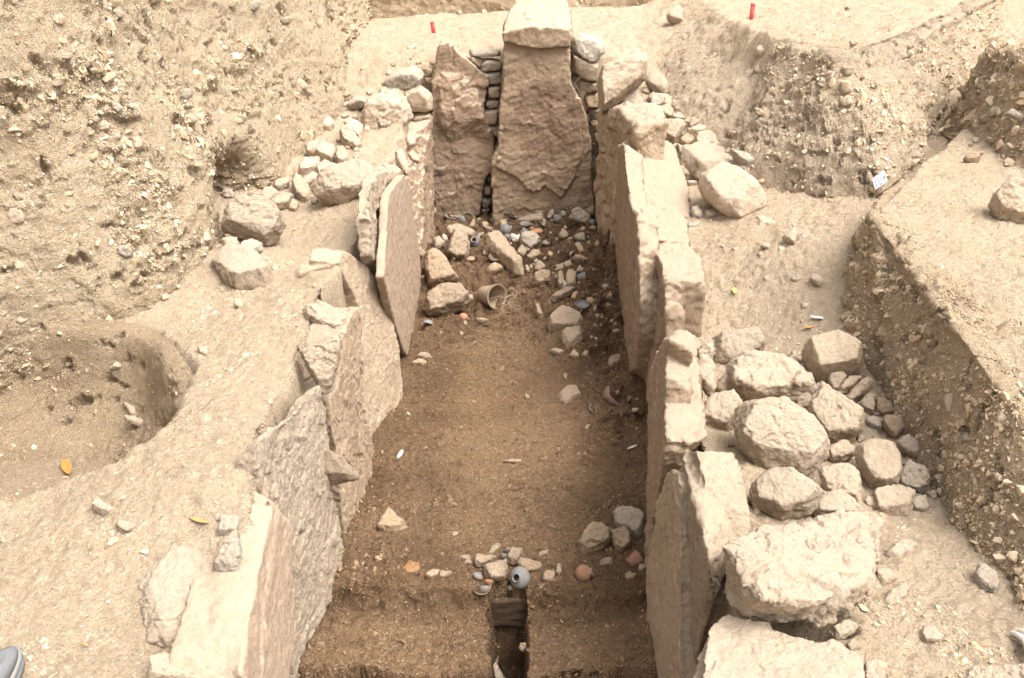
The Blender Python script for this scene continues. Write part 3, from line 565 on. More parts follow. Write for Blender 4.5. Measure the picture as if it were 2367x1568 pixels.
slab([hull([PZ(1665, 1260, 1.10), PZ(1684, 1247, 1.10), PZ(1765, 1217, 1.06), PZ(1831, 1192, 1.02), PZ(1945, 1179, .98), PZ(2008, 1182, .94), PZ(2045, 1200, .90), PZ(2020, 1270, .93), PZ(2006, 1310, .95), PZ(1994, 1345, .96), PZ(1900, 1392, 1.03), PZ(1800, 1376, 1.08), PZ(1756, 1383, 1.09), PZ(1718, 1290, 1.11),
            PZ(1672, 1330, .95), PZ(1684, 1400, .9), PZ(1714, 1428, .9), PZ(1790, 1428, .9), PZ(1873, 1443, .9), PZ(1897, 1425, .92), PZ(2000, 1370, .85), PZ(2040, 1260, .8), PZ(1800, 1250, .8)])], 'pale', 'big rugged layered capping block lying across the near end of the right wall', .75, lay=(.6, .6, 4), big=.05)
slab([prism([PZ(u, v, .93) for u, v in ((1640, 1450), (1661, 1430), (1684, 1420), (1714, 1433), (1782, 1434), (1787, 1451), (1835, 1470), (1888, 1483), (1922, 1477), (1994, 1515), (2000, 1600), (1990, 1720), (1610, 1720), (1632, 1500))], (.03, -.02, -.35))], 'pale', 'broad flat slab at the bottom edge below the layered block', .5, big=.02)
slab([prism([PZ(u, v, .86) for u, v in ((1604, 1568), (1612, 1520), (1637, 1470), (1645, 1480), (1630, 1600), (1606, 1650))], (.02, 0, -.4))], 'tan', 'thin plate wedged against the left edge of the broad flat slab', .6)
# back wall
pl = (np.array([0, 8.38, 0]), np.array([0, 1., .0]))
A = onp(2, [(910, 410), (915, 370), (940, 305), (990, 293), (1040, 325), (1090, 385), (1170, 440), (1220, 480), (1265, 505), (1270, 545), (1255, 640), (1230, 730), (1250, 800), (1290, 890), (1316, 940), (1311, 1040), (1290, 1140), (1240, 1220), (1227, 1330), (1205, 1440), (1165, 1500), (1090, 1500), (990, 1500), (915, 1500), (903, 1300), (885, 1190), (867, 1000), (867, 880), (885, 800), (895, 600), (900, 480)], pl)
rg = onp(2, [(1040, 620), (1150, 720), (1230, 790), (1100, 830), (960, 760)], (np.array([0, 8.30, 0]), pl[1]))
slab([prism(A, (0, .25, 0)), hull(rg+onp(2, [(920, 420), (1180, 480), (1280, 900), (900, 850), (1000, 1000)], (np.array([0, 8.41, 0]), pl[1])))], 'red', 'shorter of the two rear slabs, reddish brown with diagonal ridges', .9, big=.04)
pl = (np.array([0, 8.2, 0]), np.array([0, 1., .0]))
A = onp(2, [(1375, 345), (1368, 270), (1450, 225), (1560, 185), (1700, 185), (1815, 212), (1832, 260), (1815, 330), (1815, 420), (1825, 540), (1850, 600), (1900, 700), (1928, 780), (1950, 900), (1957, 1000), (1962, 1100), (1955, 1200), (1970, 1300), (1990, 1400), (1990, 1560), (1310, 1560), (1295, 1400), (1300, 1300), (1290, 1150), (1300, 1060), (1337, 1000), (1345, 850), (1350, 700), (1365, 600), (1375, 500), (1370, 400)], pl)
cap = onp(2, [(1370, 285), (1362, 225), (1470, 205), (1560, 183), (1700, 186), (1812, 208), (1836, 240), (1825, 318), (1600, 330)], (np.array([0, 8.15, 0]), pl[1])) + onp(2, [(1372, 150), (1402, 90), (1830, 130), (1815, 40)], (np.array([0, 8.45, 0]), pl[1])) + onp(2, [(1445, 25), (1465, 0), (1790, 0), (1500, -12), (1760, -12)], (np.array([0, 8.85, 0]), pl[1])) + [np.array([-.1, 9.1, 1.5]), np.array([.4, 9.1, 1.5])]
bl = onp(2, [(1520, 600), (1700, 620), (1850, 750), (1900, 1000), (1750, 1130), (1450, 1100), (1400, 850)], (np.array([0, 8.15, 0]), pl[1]))
fl = onp(2, [(1375, 700), (1385, 900), (1350, 1020), (1330, 1130), (1420, 1180), (1475, 1215), (1540, 1280), (1575, 1298), (1625, 1285), (1645, 1262), (1700, 1290), (1760, 1340), (1850, 1200), (1900, 1000), (1870, 780), (1780, 640), (1500, 560)], (np.array([0, 8.168, .45]), np.array([0, 1., -.045])/1.001))
slab([prism(A, (0, .4, 0)), hull(cap), prism(fl, (0, .06, 0))], 'tall', 'tallest rear slab with a bright rounded cap and dark brown stained face', .8, big=.03)
flush()
# ------------------------------------------------------------------ loose stones
CUT = []
def rock(label, mat, k, pts, tilt=.5, t=.55, z=None, y=None, x=None, lift=0., group=None, name='stone', cat='stone', rough=1., sink=.0, big=.03, at=None):
    P2 = np.array(T(k, pts)); c = P2.mean(0); P2 = c+(P2-c)*1.07; vb = P2[:, 1].max()
    bu = P2[P2[:, 1] > vb-.3*(vb-P2[:, 1].min())][:, 0].mean()
    bv = vb-.06*(vb-P2[:, 1].min())
    ctr_ray = ray(*c)
    if y is not None: p, n = np.array([0, y, 0.]), np.array([0, -1., 0]); t = t*1.2
    elif x is not None: p, n = np.array([x, 0, 0.]), np.array([1., 0, 0])
    else:
        p = PZ(bu, bv, z) if z is not None else hit(*(at or (bu, bv)))
        p = p+np.array([0, 0, lift*.8-sink-.008])
        n = tilt*-ctr_ray+(1-tilt)*np.array([0, 0, 1.]); n /= np.linalg.norm(n)
    R = np.array([onplane(u, v, p, n) for u, v in P2]); cc = R.mean(0)
    e = R-cc; ex = np.sqrt(np.abs(np.linalg.eigvalsh(np.cov(e.T))))[1:]*2   # small and large half size
    th = t*math.sqrt(max(ex[0], 1e-4)*ex[1])*.8
    r = random.Random(label+str(pts[0])); H_ = list(R)
    a1 = r.uniform(0, 6.28); g1 = np.array([math.cos(a1), math.sin(a1)]); bx = np.cross(n, [0, 0, 1.]); bx /= np.linalg.norm(bx)+1e-9; by = np.cross(bx, n); L = math.sqrt(ex[1]*ex[0])*1.4
    for i, q in enumerate(R):
        e2 = q-cc; w_ = (e2@bx*g1[0]+e2@by*g1[1])/L      # a tilted flat front facet with worn edges
        H_.append(cc+e2*r.uniform(.62, .92)+n*th*min(1.15, max(.25, .8+.4*w_+r.uniform(-.12, .12))))
        H_.append(cc+e2*r.uniform(.6, .9)-n*th*r.uniform(.5, .9))
    return stone(name, [hull(H_)], mat, label, cat, group, rough, big=big)
Rk = rock
# cobbles and boulders piled on the right terrace
G = 'stones heaped on the right terrace'
def cob(label, mat, k, pts, tilt=.6, t=.7, z=None, **kw): return rock(label, mat, k, pts, tilt, t, z, group=None, **kw)
cob('blocky cream boulder at the back left of the heap, touching the upright slab', 'pale', 6, [(405,800),(440,780),(560,770),(680,775),(715,810),(715,860),(690,900),(560,910),(520,960),(480,970),(420,950),(405,900)], rough=.6)
cob('broad rough boulder with a ragged lower edge, largest at the back of the heap', 'pale', 6, [(495,990),(510,950),(600,905),(740,900),(840,910),(960,980),(1010,1050),(1020,1130),(960,1150),(900,1200),(830,1190),(740,1200),(660,1215),(590,1200),(555,1140),(500,1130)], rough=1.1, lift=.03)
cob('smooth round boulder leaning against the cut earth side', 'tan', 6, [(970,890),(990,830),(1060,795),(1180,790),(1280,830),(1330,890),(1335,960),(1310,1020),(1240,1060),(1110,1080),(1060,1060),(1000,960)], t=.9, rough=.35)
cob('largest boulder in the middle of the heap, pitted on its right side', 'pale', 0, [(1699,980),(1706,947),(1728,936),(1772,942),(1816,944),(1845,955),(1882,980),(1900,1013),(1911,1028),(1907,1051),(1884,1077),(1854,1100),(1813,1092),(1775,1085),(1737,1062),(1712,1030)], lift=.04, rough=.7)
cob('rounded twin-lobed boulder between the long-edged slab and the largest boulder', 'pale', 6, [(315,1290),(330,1230),(380,1190),(450,1160),(530,1155),(575,1200),(590,1230),(560,1260),(540,1340),(490,1380),(440,1370),(380,1350),(330,1330)], rough=.7)
cob('angular grey-brown block with a pointed top, right of the largest boulder', 'tan', 6, [(1095,1095),(1130,1110),(1220,1200),(1290,1260),(1345,1300),(1350,1350),(1290,1430),(1230,1460),(1110,1460),(1070,1400),(1010,1310),(1005,1230),(1050,1190)], lift=.04)
cob('small square chunk between the ragged boulder and the pointed block', 'tan', 6, [(960,1140),(1010,1160),(1030,1190),(1000,1250),(960,1260),(920,1250),(930,1200)], lift=.03)
cob('tiny dark wedge in the gap under the smooth round boulder', 'grey', 6, [(1030,1110),(1070,1075),(1085,1110),(1050,1150),(1030,1140)])
cob('pale upright chunk leaning on the front of the smooth round boulder', 'tan', 6, [(1140,1025),(1230,1020),(1240,1060),(1210,1110),(1170,1145),(1130,1110),(1120,1080)], lift=.02)
cob('slanting narrow stone, upper one of the two leaning side by side by the earth cut', 'tan', 6, [(1180,1140),(1260,1040),(1330,1035),(1340,1060),(1240,1150),(1200,1160)], lift=.02)
cob('slanting narrow stone, lower and longer of the two leaning side by side', 'tan', 6, [(1240,1200),(1260,1140),(1380,1050),(1410,1065),(1400,1110),(1280,1210),(1250,1220)], lift=.03)
cob('pale angular stone below the slanting narrow stones', 'tan', 6, [(1315,1210),(1390,1145),(1430,1160),(1420,1230),(1410,1280),(1360,1260)])
cob('dark wedge-shaped stone against the foot of the earth cut', 'brown_stone', 6, [(1425,1200),(1470,1170),(1540,1230),(1560,1270),(1480,1295),(1420,1270)])
cob('grey faceted stone right of the pointed block', 'grey', 6, [(1350,1310),(1420,1290),(1475,1320),(1470,1380),(1400,1370),(1355,1340)])
cob('dark brown shattered stone at the foot of the earth cut', 'brown_stone', 6, [(1480,1300),(1600,1290),(1620,1370),(1550,1440),(1500,1390),(1475,1340)])
cob('narrow grey flake tucked beside the pointed block', 'grey', 6, [(1285,1230),(1330,1240),(1360,1290),(1340,1300),(1300,1270)])
cob('small rounded stone below the pointed block', 'tan', 9, [(1165,20),(1240,-20),(1290,-25),(1330,20),(1330,60),(1250,120),(1180,100),(1165,60)])
cob('small cream stone beside the earth cut, above the faceted cube', 'pale', 9, [(1590,-20),(1650,-55),(1700,-30),(1755,20),(1750,70),(1690,90),(1640,50),(1595,20)])
cob('long smooth oval boulder set on end, right side of the heap', 'tan', 9, [(1335,60),(1350,10),(1430,-30),(1560,-10),(1600,50),(1610,180),(1590,270),(1520,300),(1440,270),(1390,200),(1345,110)], rough=.4)
cob('faceted cube-shaped stone with a dark shaded side at the right end of the heap', 'grey', 9, [(1620,120),(1650,110),(1760,155),(1785,220),(1770,290),(1720,300),(1640,280),(1590,270),(1595,220),(1615,190)], lift=.02)
cob('squarish flat-topped stone with a zigzag crack, left of the long oval boulder', 'tan', 9, [(1115,150),(1180,130),(1290,125),(1350,165),(1365,220),(1365,380),(1320,350),(1270,290),(1160,290),(1125,220)], t=.5)
cob('big domed cream boulder at the front of the heap', 'pale', 9, [(705,240),(760,190),(850,150),(940,170),(1040,230),(1110,270),(1150,300),(1080,350),(1050,420),(880,470),(800,420),(720,370),(695,310)], rough=.7)
cob('low grey-cream stone half behind the layered capping block', 'pale', 9, [(1075,370),(1130,310),(1240,280),(1280,320),(1390,400),(1380,430),(1300,460),(1250,460),(1100,470),(1070,420)])
cob('low wide dusty stone right of the capping block', 'tan', 9, [(1415,330),(1470,300),(1600,280),(1700,320),(1680,400),(1640,440),(1480,440),(1420,390)], .3)
cob('small grey cube beside the low wide dusty stone', 'grey', 9, [(1680,320),(1760,310),(1790,380),(1760,415),(1700,410),(1675,380)])
cob('tiny cream stone at the right tip of the heap', 'pale', 9, [(1765,300),(1820,285),(1835,330),(1810,340)])
cob('small stone standing left of the blocky cream boulder', 'pale', 6, [(230,850),(290,840),(300,880),(290,920),(280,990),(250,970),(235,900)], z=.95)
cob('tall cracked stone wedged between slab and heap', 'pale', 6, [(300,950),(330,900),(400,950),(415,1080),(400,1160),(370,1170),(330,1110),(300,1030)], z=.9, rough=1.2)
cob('cracked cream stone above the tall cracked one', 'pale', 6, [(290,910),(320,850),(350,830),(400,830),(405,900),(390,940),(330,930)], z=.95)
cob('dusty stone half hidden left of the ragged boulder', 'tan', 6, [(410,1120),(450,1050),(500,1000),(520,1100),(520,1150),(450,1160)])
rock('small pointed stone behind the ragged boulder', 'tan', 6, [(890,880),(950,890),(965,910),(905,935)])
rock('flat cream stone lying at the foot of the ragged boulder behind', 'pale', 6, [(900,935),(970,910),(990,960),(950,975)], .3)
# stones on the near right terrace
rock('cream flake on the near right ground, beyond the capping block', 'pale', 9, [(1520,680),(1610,590),(1660,585),(1720,630),(1600,705)], .2, .35)
rock('tan stone half buried beside the right end of the capping block', 'tan', 9, [(1430,790),(1550,770),(1590,820),(1500,870)], .3)
rock('thin upright sliver of stone on the near right ground', 'pale', 9, [(1500,960),(1550,890),(1700,835),(1640,930),(1620,960),(1540,1000)], .4, .35)
rock('rectangular stone leaning at the right side of the dark cavity', 'pale', 9, [(1170,1140),(1290,1080),(1350,1110),(1330,1150),(1220,1210)], .4)
rock('rounded tan stone below the cavity, beside the broad flat slab', 'tan', 9, [(1275,1230),(1320,1190),(1370,1240),(1350,1260),(1300,1265)])
rock('pointed cream stone alone on the near right ground', 'pale', 9, [(1720,1170),(1750,1130),(1800,1110),(1880,1180),(1850,1210),(1760,1220)])
rock('cream stone at the bottom right of the broad flat slab', 'pale', 9, [(1395,1350),(1450,1310),(1520,1380),(1500,1470),(1400,1450)])
rock('whitish cleft stone at the foot of the earth cut, lower right', 'grey', 9, [(2090,720),(2130,730),(2190,790),(2220,870),(2190,915),(2120,890),(2070,830),(2065,790)], .5)
rock('long pale slab end at the bottom right edge', 'pale', 9, [(2010,1385),(2060,1405),(2360,1395),(2460,1400),(2460,1500),(2000,1500)], .2)
rock('loose stone inside the dark cavity under the capping block', 'brown_stone', 9, [(950,1140),(975,1110),(1010,1108),(1035,1150),(980,1165)])
rock('flat cream block set in the face of the right earth cut', 'pale', 6, [(1855,1190),(1880,1150),(1970,1150),(1965,1220),(1920,1310),(1880,1270)], .6, .4, rough=.6)
rock('whitish rock stuck in the right earth cut, lower down', 'grey', 6, [(1970,1420),(2000,1395),(2050,1420),(2030,1460),(1980,1450)], .7)
rock('large brown-grey boulder at the right edge on the upper ground', 'tan', 3, [(2155,1300),(2190,1230),(2260,1190),(2400,1185),(2470,1260),(2450,1380),(2367,1410),(2250,1410),(2190,1370)], .6, .8)
rock('white and grey stone set in the far right earth block', 'grey', 3, [(2140,700),(2170,680),(2250,680),(2215,740),(2150,745)], .8)
rock('dark grey split stone right of the white one in the far right block', 'grey', 3, [(2240,725),(2300,690),(2380,745),(2360,775),(2270,740)], .8)
rock('flat brown stone at the foot of the far right block', 'brown_stone', 3, [(1980,1010),(2020,980),(2080,975),(2090,1010),(2060,1035),(2000,1030)], .5)
rock('small round cream stone near the base of the far right block', 'tan', 3, [(2230,1030),(2260,1010),(2310,1030),(2290,1060),(2240,1060)], .6)
# stones lying on the middle right terrace
rock('broad dusty slab buried beside the right wall, behind the angular one', 'pale', 3, [(190,1010),(230,960),(350,940),(480,950),(545,1040),(600,1110),(500,1150),(300,1120),(200,1060)], .15, .4, lift=.02, rough=.5)
rock('large angular slab with a sharp bright ridge on the right terrace', 'pale', 3, [(315,1180),(330,1110),(420,1050),(560,1120),(640,1180),(722,1235),(725,1290),(620,1320),(570,1365),(430,1310),(370,1220)], .35, .5, lift=.05, rough=.5)
rock('small block between the right wall slab and the angular slab', 'tan', 3, [(190,1060),(230,1060),(310,1090),(300,1130),(230,1145),(205,1120)])
rock('grey wedge-shaped stone behind the buried dusty slab', 'grey', 3, [(500,960),(600,980),(690,1040),(620,1060),(570,1030)], .4)
rock('small grey stone right of the buried dusty slab', 'grey', 3, [(575,1060),(650,1100),(655,1125),(600,1115)], .4)
rock('dark split stone beside the right wall slab', 'grey', 3, [(260,1320),(300,1310),(340,1370),(320,1390),(270,1380)])
rock('thin cream stone beside the right wall, under the small block', 'pale', 3, [(220,1155),(300,1145),(302,1170),(240,1180)])
rock('flat cream flake beside the dark split stone', 'pale', 3, [(345,1355),(400,1352),(480,1370),(440,1385),(350,1392)], .2)
rock('flat grey flake nearest the stepped slab top', 'grey', 3, [(230,1440),(320,1410),(312,1440),(240,1452)], .2)
rock('small upright cream stone above the dark split stone', 'pale', 3, [(320,1262),(345,1260),(385,1290),(370,1330),(335,1320)])
rock('low pyramid-shaped stone half buried in the middle terrace', 'pale', 6, [(835,160),(910,95),(930,130),(920,200),(905,208)], .5)
rock('small gabled stone half buried left of the low pyramid', 'pale', 6, [(690,220),(735,190),(765,215),(750,235)], .5)
rock('small flat cream stone on the middle terrace', 'pale', 6, [(520,240),(570,225),(580,235),(530,252)], .2)
rock('broad stone barely showing through the middle terrace soil', 'pale', 6, [(665,60),(700,35),(800,30),(910,40),(860,80),(800,120),(690,110)], .1, .3, sink=.02)
rock('cream stone on the left lip of the shallow dug hollow', 'pale', 6, [(890,405),(940,405),(960,430),(930,450),(895,430)], .4)
rock('cream stone on the right lip of the shallow dug hollow', 'pale', 6, [(1010,430),(1020,400),(1060,400),(1110,460),(1070,475)], .4)
# rubble behind the right wall
rr = lambda label, mat, pts, k=3, **kw: rock(label, mat, k, pts, kw.pop('tilt', .5), kw.pop('t', .6), **kw)
rr('flat upright stone at the top of the right rubble line', 'pale', [(0,480),(50,475),(110,540),(112,600),(80,612),(0,560),(-30,520)])
rr('grey chunk below the flat upright stone of the right rubble', 'grey', [(5,640),(20,620),(60,605),(120,625),(112,668),(30,695),(0,690)])
rr('wide angular stone in the right rubble line', 'tan', [(20,710),(110,670),(160,720),(132,765),(60,742)])
rr('dark flat stone right of the wide angular one', 'grey', [(128,745),(180,715),(240,770),(160,772)])
rr('big slanting block in the middle of the right rubble', 'tan', [(50,850),(110,770),(200,765),(225,800),(210,850),(150,912),(90,885)], lift=.03)
rr('small pointed stone of the right rubble, under the mound', 'tan', [(240,782),(270,755),(330,790),(260,822)])
rr('long flat cream stone at the outer side of the right rubble', 'pale', [(235,850),(280,815),(380,825),(382,850),(300,862)], tilt=.3)
rr('brown block under the big slanting one', 'brown_stone', [(165,910),(230,850),(285,872),(282,920),(220,947)])
rr('broad cream stone at the lower end of the right rubble', 'pale', [(285,870),(400,865),(440,900),(430,940),(320,957),(285,912)], tilt=.3)
rr('grey-brown wedge beside the tall thick slab', 'grey', [(160,925),(240,945),(265,980),(190,1012)])
rr('small cream stone below the broad cream one', 'pale', [(255,947),(290,925),(320,957),(262,972)])
rr('long smooth slanting stone beside the broken wall slab', 'tan', [(1466,258),(1475,243),(1510,245),(1530,265),(1546,290),(1522,311),(1500,308),(1478,285)], k=0, lift=.05)
rr('dark faceted block with white veins behind the broken wall slab', 'grey', [(2140,680),(2180,610),(2250,600),(2310,680),(2325,712),(2260,768),(2180,742),(2138,712)], k=2, lift=.06)
rr('small grey stone left of the dark faceted block', 'grey', [(2070,720),(2110,650),(2150,650),(2140,700),(2100,740)], k=2, lift=.04)
rr('large block with a bright top and dark front, right of the rear slabs', 'tan', [(2015,560),(2040,470),(2200,380),(2270,345),(2310,380),(2330,430),(2320,540),(2150,640),(2100,680),(2060,730),(2040,770),(2018,700)], k=2, z=1.25, tilt=.8, t=.9, rough=.7)
rr('pale stone alone on the plateau edge near the right stake', 'pale', [(105,100),(180,40),(205,60),(210,150),(160,155),(110,125)], tilt=.7, t=.8, rough=.5)
rr('pale stone bulging from the rear mound face', 'tan', [(1200,530),(1230,510),(1262,520),(1275,580),(1250,600),(1215,595)], tilt=.8, t=.8, rough=.4)
rr('square chip above the bulging stone in the rear mound face', 'pale', [(1210,430),(1250,425),(1290,435),(1270,480),(1240,480)], tilt=.8)
rr('flat pale stone on the brow of the rear mound', 'pale', [(660,320),(690,300),(750,318),(750,345),(720,355),(670,345)], tilt=.4)
rr('pale wedge lower on the rear mound face', 'pale', [(655,430),(680,415),(700,450),(690,475),(660,460)], tilt=.7)
# dry stones packed beside and between the rear slabs
bk = lambda label, mat, pts, y=8.5, **kw: rock(label, mat, 2, pts, t=kw.pop('t', .9), y=y, **kw)
bk('thin dark lintel stone at the top of the gap between the rear slabs', 'grey', [(1140,330),(1220,335),(1340,345),(1345,372),(1220,378),(1148,378)])
bk('rounded grey stone under the lintel in the gap', 'grey', [(1215,430),(1260,400),(1330,403),(1368,425),(1368,462),(1320,477),(1230,477),(1216,455)])
bk('small slanted stone beside the rounded one in the gap', 'tan', [(1150,375),(1185,380),(1250,400),(1215,450),(1180,430),(1150,400)])
bk('square grey block third from the top of the gap', 'grey', [(1260,490),(1368,480),(1370,558),(1290,562),(1268,540)])
bk('flaky block at the middle of the gap', 'tan', [(1263,582),(1355,573),(1357,655),(1270,662)])
bk('low grey stone under the flaky block in the gap', 'grey', [(1252,685),(1300,665),(1346,680),(1346,725),(1280,732),(1253,715)])
bk('brown faceted stone low in the gap', 'tan', [(1248,742),(1340,735),(1332,832),(1272,840),(1242,795)])
bk('pale triangular wedge at the pinch of the gap', 'pale', [(1272,845),(1345,848),(1352,885),(1346,928),(1300,902)])
bk('upper small block in the low part of the gap', 'tan', [(1238,1240),(1290,1255),(1292,1312),(1240,1312)])
bk('tilted grey block in the low part of the gap', 'grey', [(1225,1330),(1292,1345),(1290,1372),(1258,1398),(1226,1392)])
bk('lowest stone in the gap between the rear slabs', 'brown_stone', [(1222,1402),(1284,1402),(1262,1442),(1228,1435)])
bk('tiny chip high in the low part of the gap', 'tan', [(1262,1195),(1275,1180),(1290,1195),(1278,1232)])
bk('grey-topped boulder at the upper right of the tallest rear slab', 'grey', [(1838,250),(1890,225),(2000,250),(2050,300),(2052,350),(1990,422),(1950,412),(1900,382),(1828,332),(1822,290)], 8.4)
bk('smooth slanting stone under the grey-topped boulder', 'tan', [(1828,348),(1920,390),(2010,430),(2016,500),(2002,552),(1930,537),(1880,502),(1833,482)], 8.4, rough=.5)
bk('small dark stone wedged against the tallest slab', 'grey', [(1833,495),(1882,512),(1852,553),(1828,547)], 8.45)
bk('rounded orange-tan stone beside the tallest slab', 'tan', [(1866,560),(1885,535),(1930,540),(2010,560),(2012,612),(1930,617),(1880,592)], 8.4, rough=.5)
bk('brown rounded block lower in the right stack', 'brown_stone', [(1918,650),(1950,620),(2012,615),(2014,730),(1940,722),(1924,700)], 8.4)
bk('small flat stone under the brown rounded block', 'brown_stone', [(1935,728),(2010,732),(2012,758),(1950,758)], 8.4)
bk('tiny dark stone low in the right stack', 'grey', [(1945,770),(1980,775),(1982,802),(1955,816)], 8.45)
bk('flat brown stone low in the right stack', 'brown_stone', [(1958,832),(2012,812),(2016,862),(1968,864)], 8.4)
bk('lowest rounded stone of the right stack', 'brown_stone', [(1980,900),(2000,880),(2024,885),(2024,980),(1985,962)], 8.4)
bk('big rugged stone at the upper left of the rear slabs', 'grey', [(545,570),(590,530),(640,495),(750,458),(800,470),(832,510),(800,560),(700,612),(640,602),(570,590)], 8.4)
bk('smooth faceted stone under the rugged one, left of the rear slabs', 'tan', [(700,625),(760,590),(810,580),(885,640),(890,740),(840,757),(760,742),(735,700)], 8.3, rough=.5)
bk('rough broken layered block capping the left wall beside the rear', 'pale', [(440,740),(470,660),(560,625),(640,608),(690,660),(735,735),(745,790),(700,860),(600,892),(450,892)], 7.9, rough=1.4)
bk('rounded grey stone left of the broken layered block', 'grey', [(325,700),(360,665),(420,652),(467,672),(445,720),(350,747)], 8.0)
bk('flat tan stone at the corner beside the shorter rear slab', 'tan', [(780,760),(880,770),(892,830),(850,842),(760,800)], 8.3)
bk('small brown stone left of the shorter rear slab', 'brown_stone', [(815,465),(860,450),(898,470),(895,510),(850,500)], 8.5)
bk('tilted brown chip under the small brown stone', 'brown_stone', [(840,520),(895,515),(890,560),(850,570)], 8.5)
rock('thin black flake lying on the ground below the left stake', 'grey', 2, [(720,325),(760,315),(790,295),(788,320),(740,342)], .3, .3)
rock('small white-edged stone on the back ground above the left stake', 'grey', 2, [(1050,85),(1075,80),(1100,90),(1075,108)], .5)
rock('rounded pale stone at the bank foot left of the left stake', 'tan', 2, [(325,185),(345,168),(395,180),(392,210),(350,220),(328,208)], .6)
# rubble along the left bank
lr = lambda label, mat, pts, k=2, **kw: rock(label, mat, k, pts, kw.pop('tilt', .5), kw.pop('t', .65), **kw)
lr('large flat-topped boulder beside the dark cavity on the left terrace', 'pale', [(78,1262),(150,1200),(300,1140),(400,1135),(500,1160),(557,1210),(542,1280),(500,1322),(400,1342),(300,1367),(200,1352),(110,1312)], lift=.05, rough=.7)
lr('oblong stone left of the flat-topped boulder', 'pale', [(8,1250),(30,1200),(90,1168),(130,1190),(122,1220),(50,1272)])
lr('rounded cream block above the oblong stone', 'pale', [(100,1150),(160,1098),(230,1110),(247,1140),(200,1192),(130,1202)])
lr('wide cream stone left of the rounded cream block', 'pale', [(-10,1150),(30,1080),(110,1068),(132,1110),(90,1162),(30,1192),(-10,1180)])
lr('cube-shaped block above the wide cream stone', 'tan', [(108,1042),(140,958),(240,1000),(242,1042),(210,1097),(130,1072)], lift=.03)
lr('rounded stone right of the cube-shaped block', 'tan', [(242,990),(290,1000),(327,1060),(320,1102),(270,1117),(242,1080)], lift=.02)
lr('long tilted cream stone in the left rubble', 'pale', [(268,905),(330,868),(380,930),(417,990),(380,1012),(290,972)], lift=.03)
lr('upright flat stone behind the long tilted one', 'tan', [(298,842),(350,823),(420,840),(427,900),(402,962),(370,902),(300,862)], lift=.03)
lr('small pointed white stone on the lip of the left wall', 'pale', [(490,1160),(530,1128),(600,1150),(612,1172),(570,1228),(540,1212)], z=.98)
lr('thin white flake right of the small pointed one', 'pale', [(555,1125),(640,1130),(692,1172),(600,1202),(600,1152)], z=1.0)
lr('upper small stone at the corner of the dark reddish slab', 'tan', [(728,1050),(760,1028),(812,1080),(800,1102),(760,1092)], z=1.05)
lr('rounded pale stone on top of the left wall, behind the pinkish slab', 'pale', [(640,1040),(690,1028),(722,1080),(732,1150),(720,1182),(690,1162),(650,1100)], z=1.0)
lr('square chip at the top edge of the reddish slab', 'pale', [(713,930),(770,918),(782,980),(740,1002),(720,982)], z=1.05)
lr('flat cream stone topmost of the small pile by the bank hole', 'pale', [(1840,1240),(1870,1215),(1950,1208),(1952,1250),(1900,1287),(1850,1282)], k=1, lift=.05)
lr('cream stone under the topmost flat one by the bank hole', 'pale', [(1748,1330),(1780,1290),(1830,1278),(1885,1310),(1882,1342),(1800,1382),(1755,1352)], k=1, lift=.03)
lr('angular stone in the middle of the small pile by the bank hole', 'tan', [(1800,1382),(1850,1350),(1920,1318),(1980,1330),(1952,1392),(1870,1422)], k=1, lift=.02)
lr('large grey-cream stone right of the small pile', 'tan', [(1973,1240),(1985,1188),(2030,1220),(2110,1298),(2117,1342),(2050,1372),(2000,1332),(1978,1292)], k=1)
lr('small stone under the large grey-cream one', 'tan', [(1938,1412),(1980,1350),(2022,1390),(1992,1432)], k=1)
lr('rough speckled boulder beneath the dark hole in the bank', 'granite', [(517,527),(528,490),(565,459),(593,461),(617,476),(644,490),(656,520),(641,550),(617,570),(583,554),(535,533)], k=0, t=.9, lift=.06, tilt=.65)
lr('layered grey-brown stone in front of the speckled boulder', 'grey', [(1615,160),(1640,130),(1700,105),(1770,130),(1762,182),(1680,202)], k=4)
lr('round stone left of the layered grey-brown one', 'tan', [(1480,105),(1540,95),(1600,105),(1620,145),(1600,180),(1520,160)], k=4)
lr('long pale slab lying below the speckled boulder', 'pale', [(1440,240),(1530,155),(1610,170),(1720,230),(1810,300),(1842,380),(1790,420),(1720,410),(1600,420),(1500,350)], k=4, tilt=.25, t=.5, lift=.03, rough=.6)
lr('small cream stone leaning on the left end of the long pale slab', 'pale', [(1420,270),(1450,215),(1500,200),(1505,240),(1440,300)], k=4)
lr('tiny white flake below the layered grey-brown stone', 'pale', [(1748,240),(1780,225),(1832,245),(1800,255)], k=4, tilt=.2)
lr('yellowish angular block at the lip of the left wall', 'pale', [(2045,580),(2150,545),(2280,600),(2255,680),(2300,640),(2340,660),(2340,700),(2300,740),(2200,690),(2080,650)], k=4, z=.98, rough=1.2)
lr('hanging pointed block against the split narrow slab', 'tan', [(2130,790),(2200,760),(2280,745),(2292,800),(2272,960),(2232,1112),(2170,1132),(2130,1040),(2070,950),(2020,860)], k=4, z=.88, tilt=.9, t=.6, rough=.9)
lr('finger-like stone wedged at the foot of the split narrow slab', 'tan', [(757,1040),(765,1048),(775,1085),(786,1105),(784,1116),(768,1118),(760,1095)], k=0, x=-.80, t=.7, rough=.3)
lr('cream flake high on the soil edge above the left hollow', 'pale', [(1330,820),(1400,830),(1412,870),(1380,892),(1345,860)], k=4, tilt=.5)
lr('broad flat stone above the hollow, left one of the two', 'tan', [(555,940),(640,900),(700,920),(735,960),(640,955),(580,1002)], k=4, tilt=.6, t=.4)
lr('broad flat stone above the hollow, right one of the two', 'tan', [(735,975),(800,885),(925,910),(890,965),(800,980)], k=4, tilt=.6, t=.4)
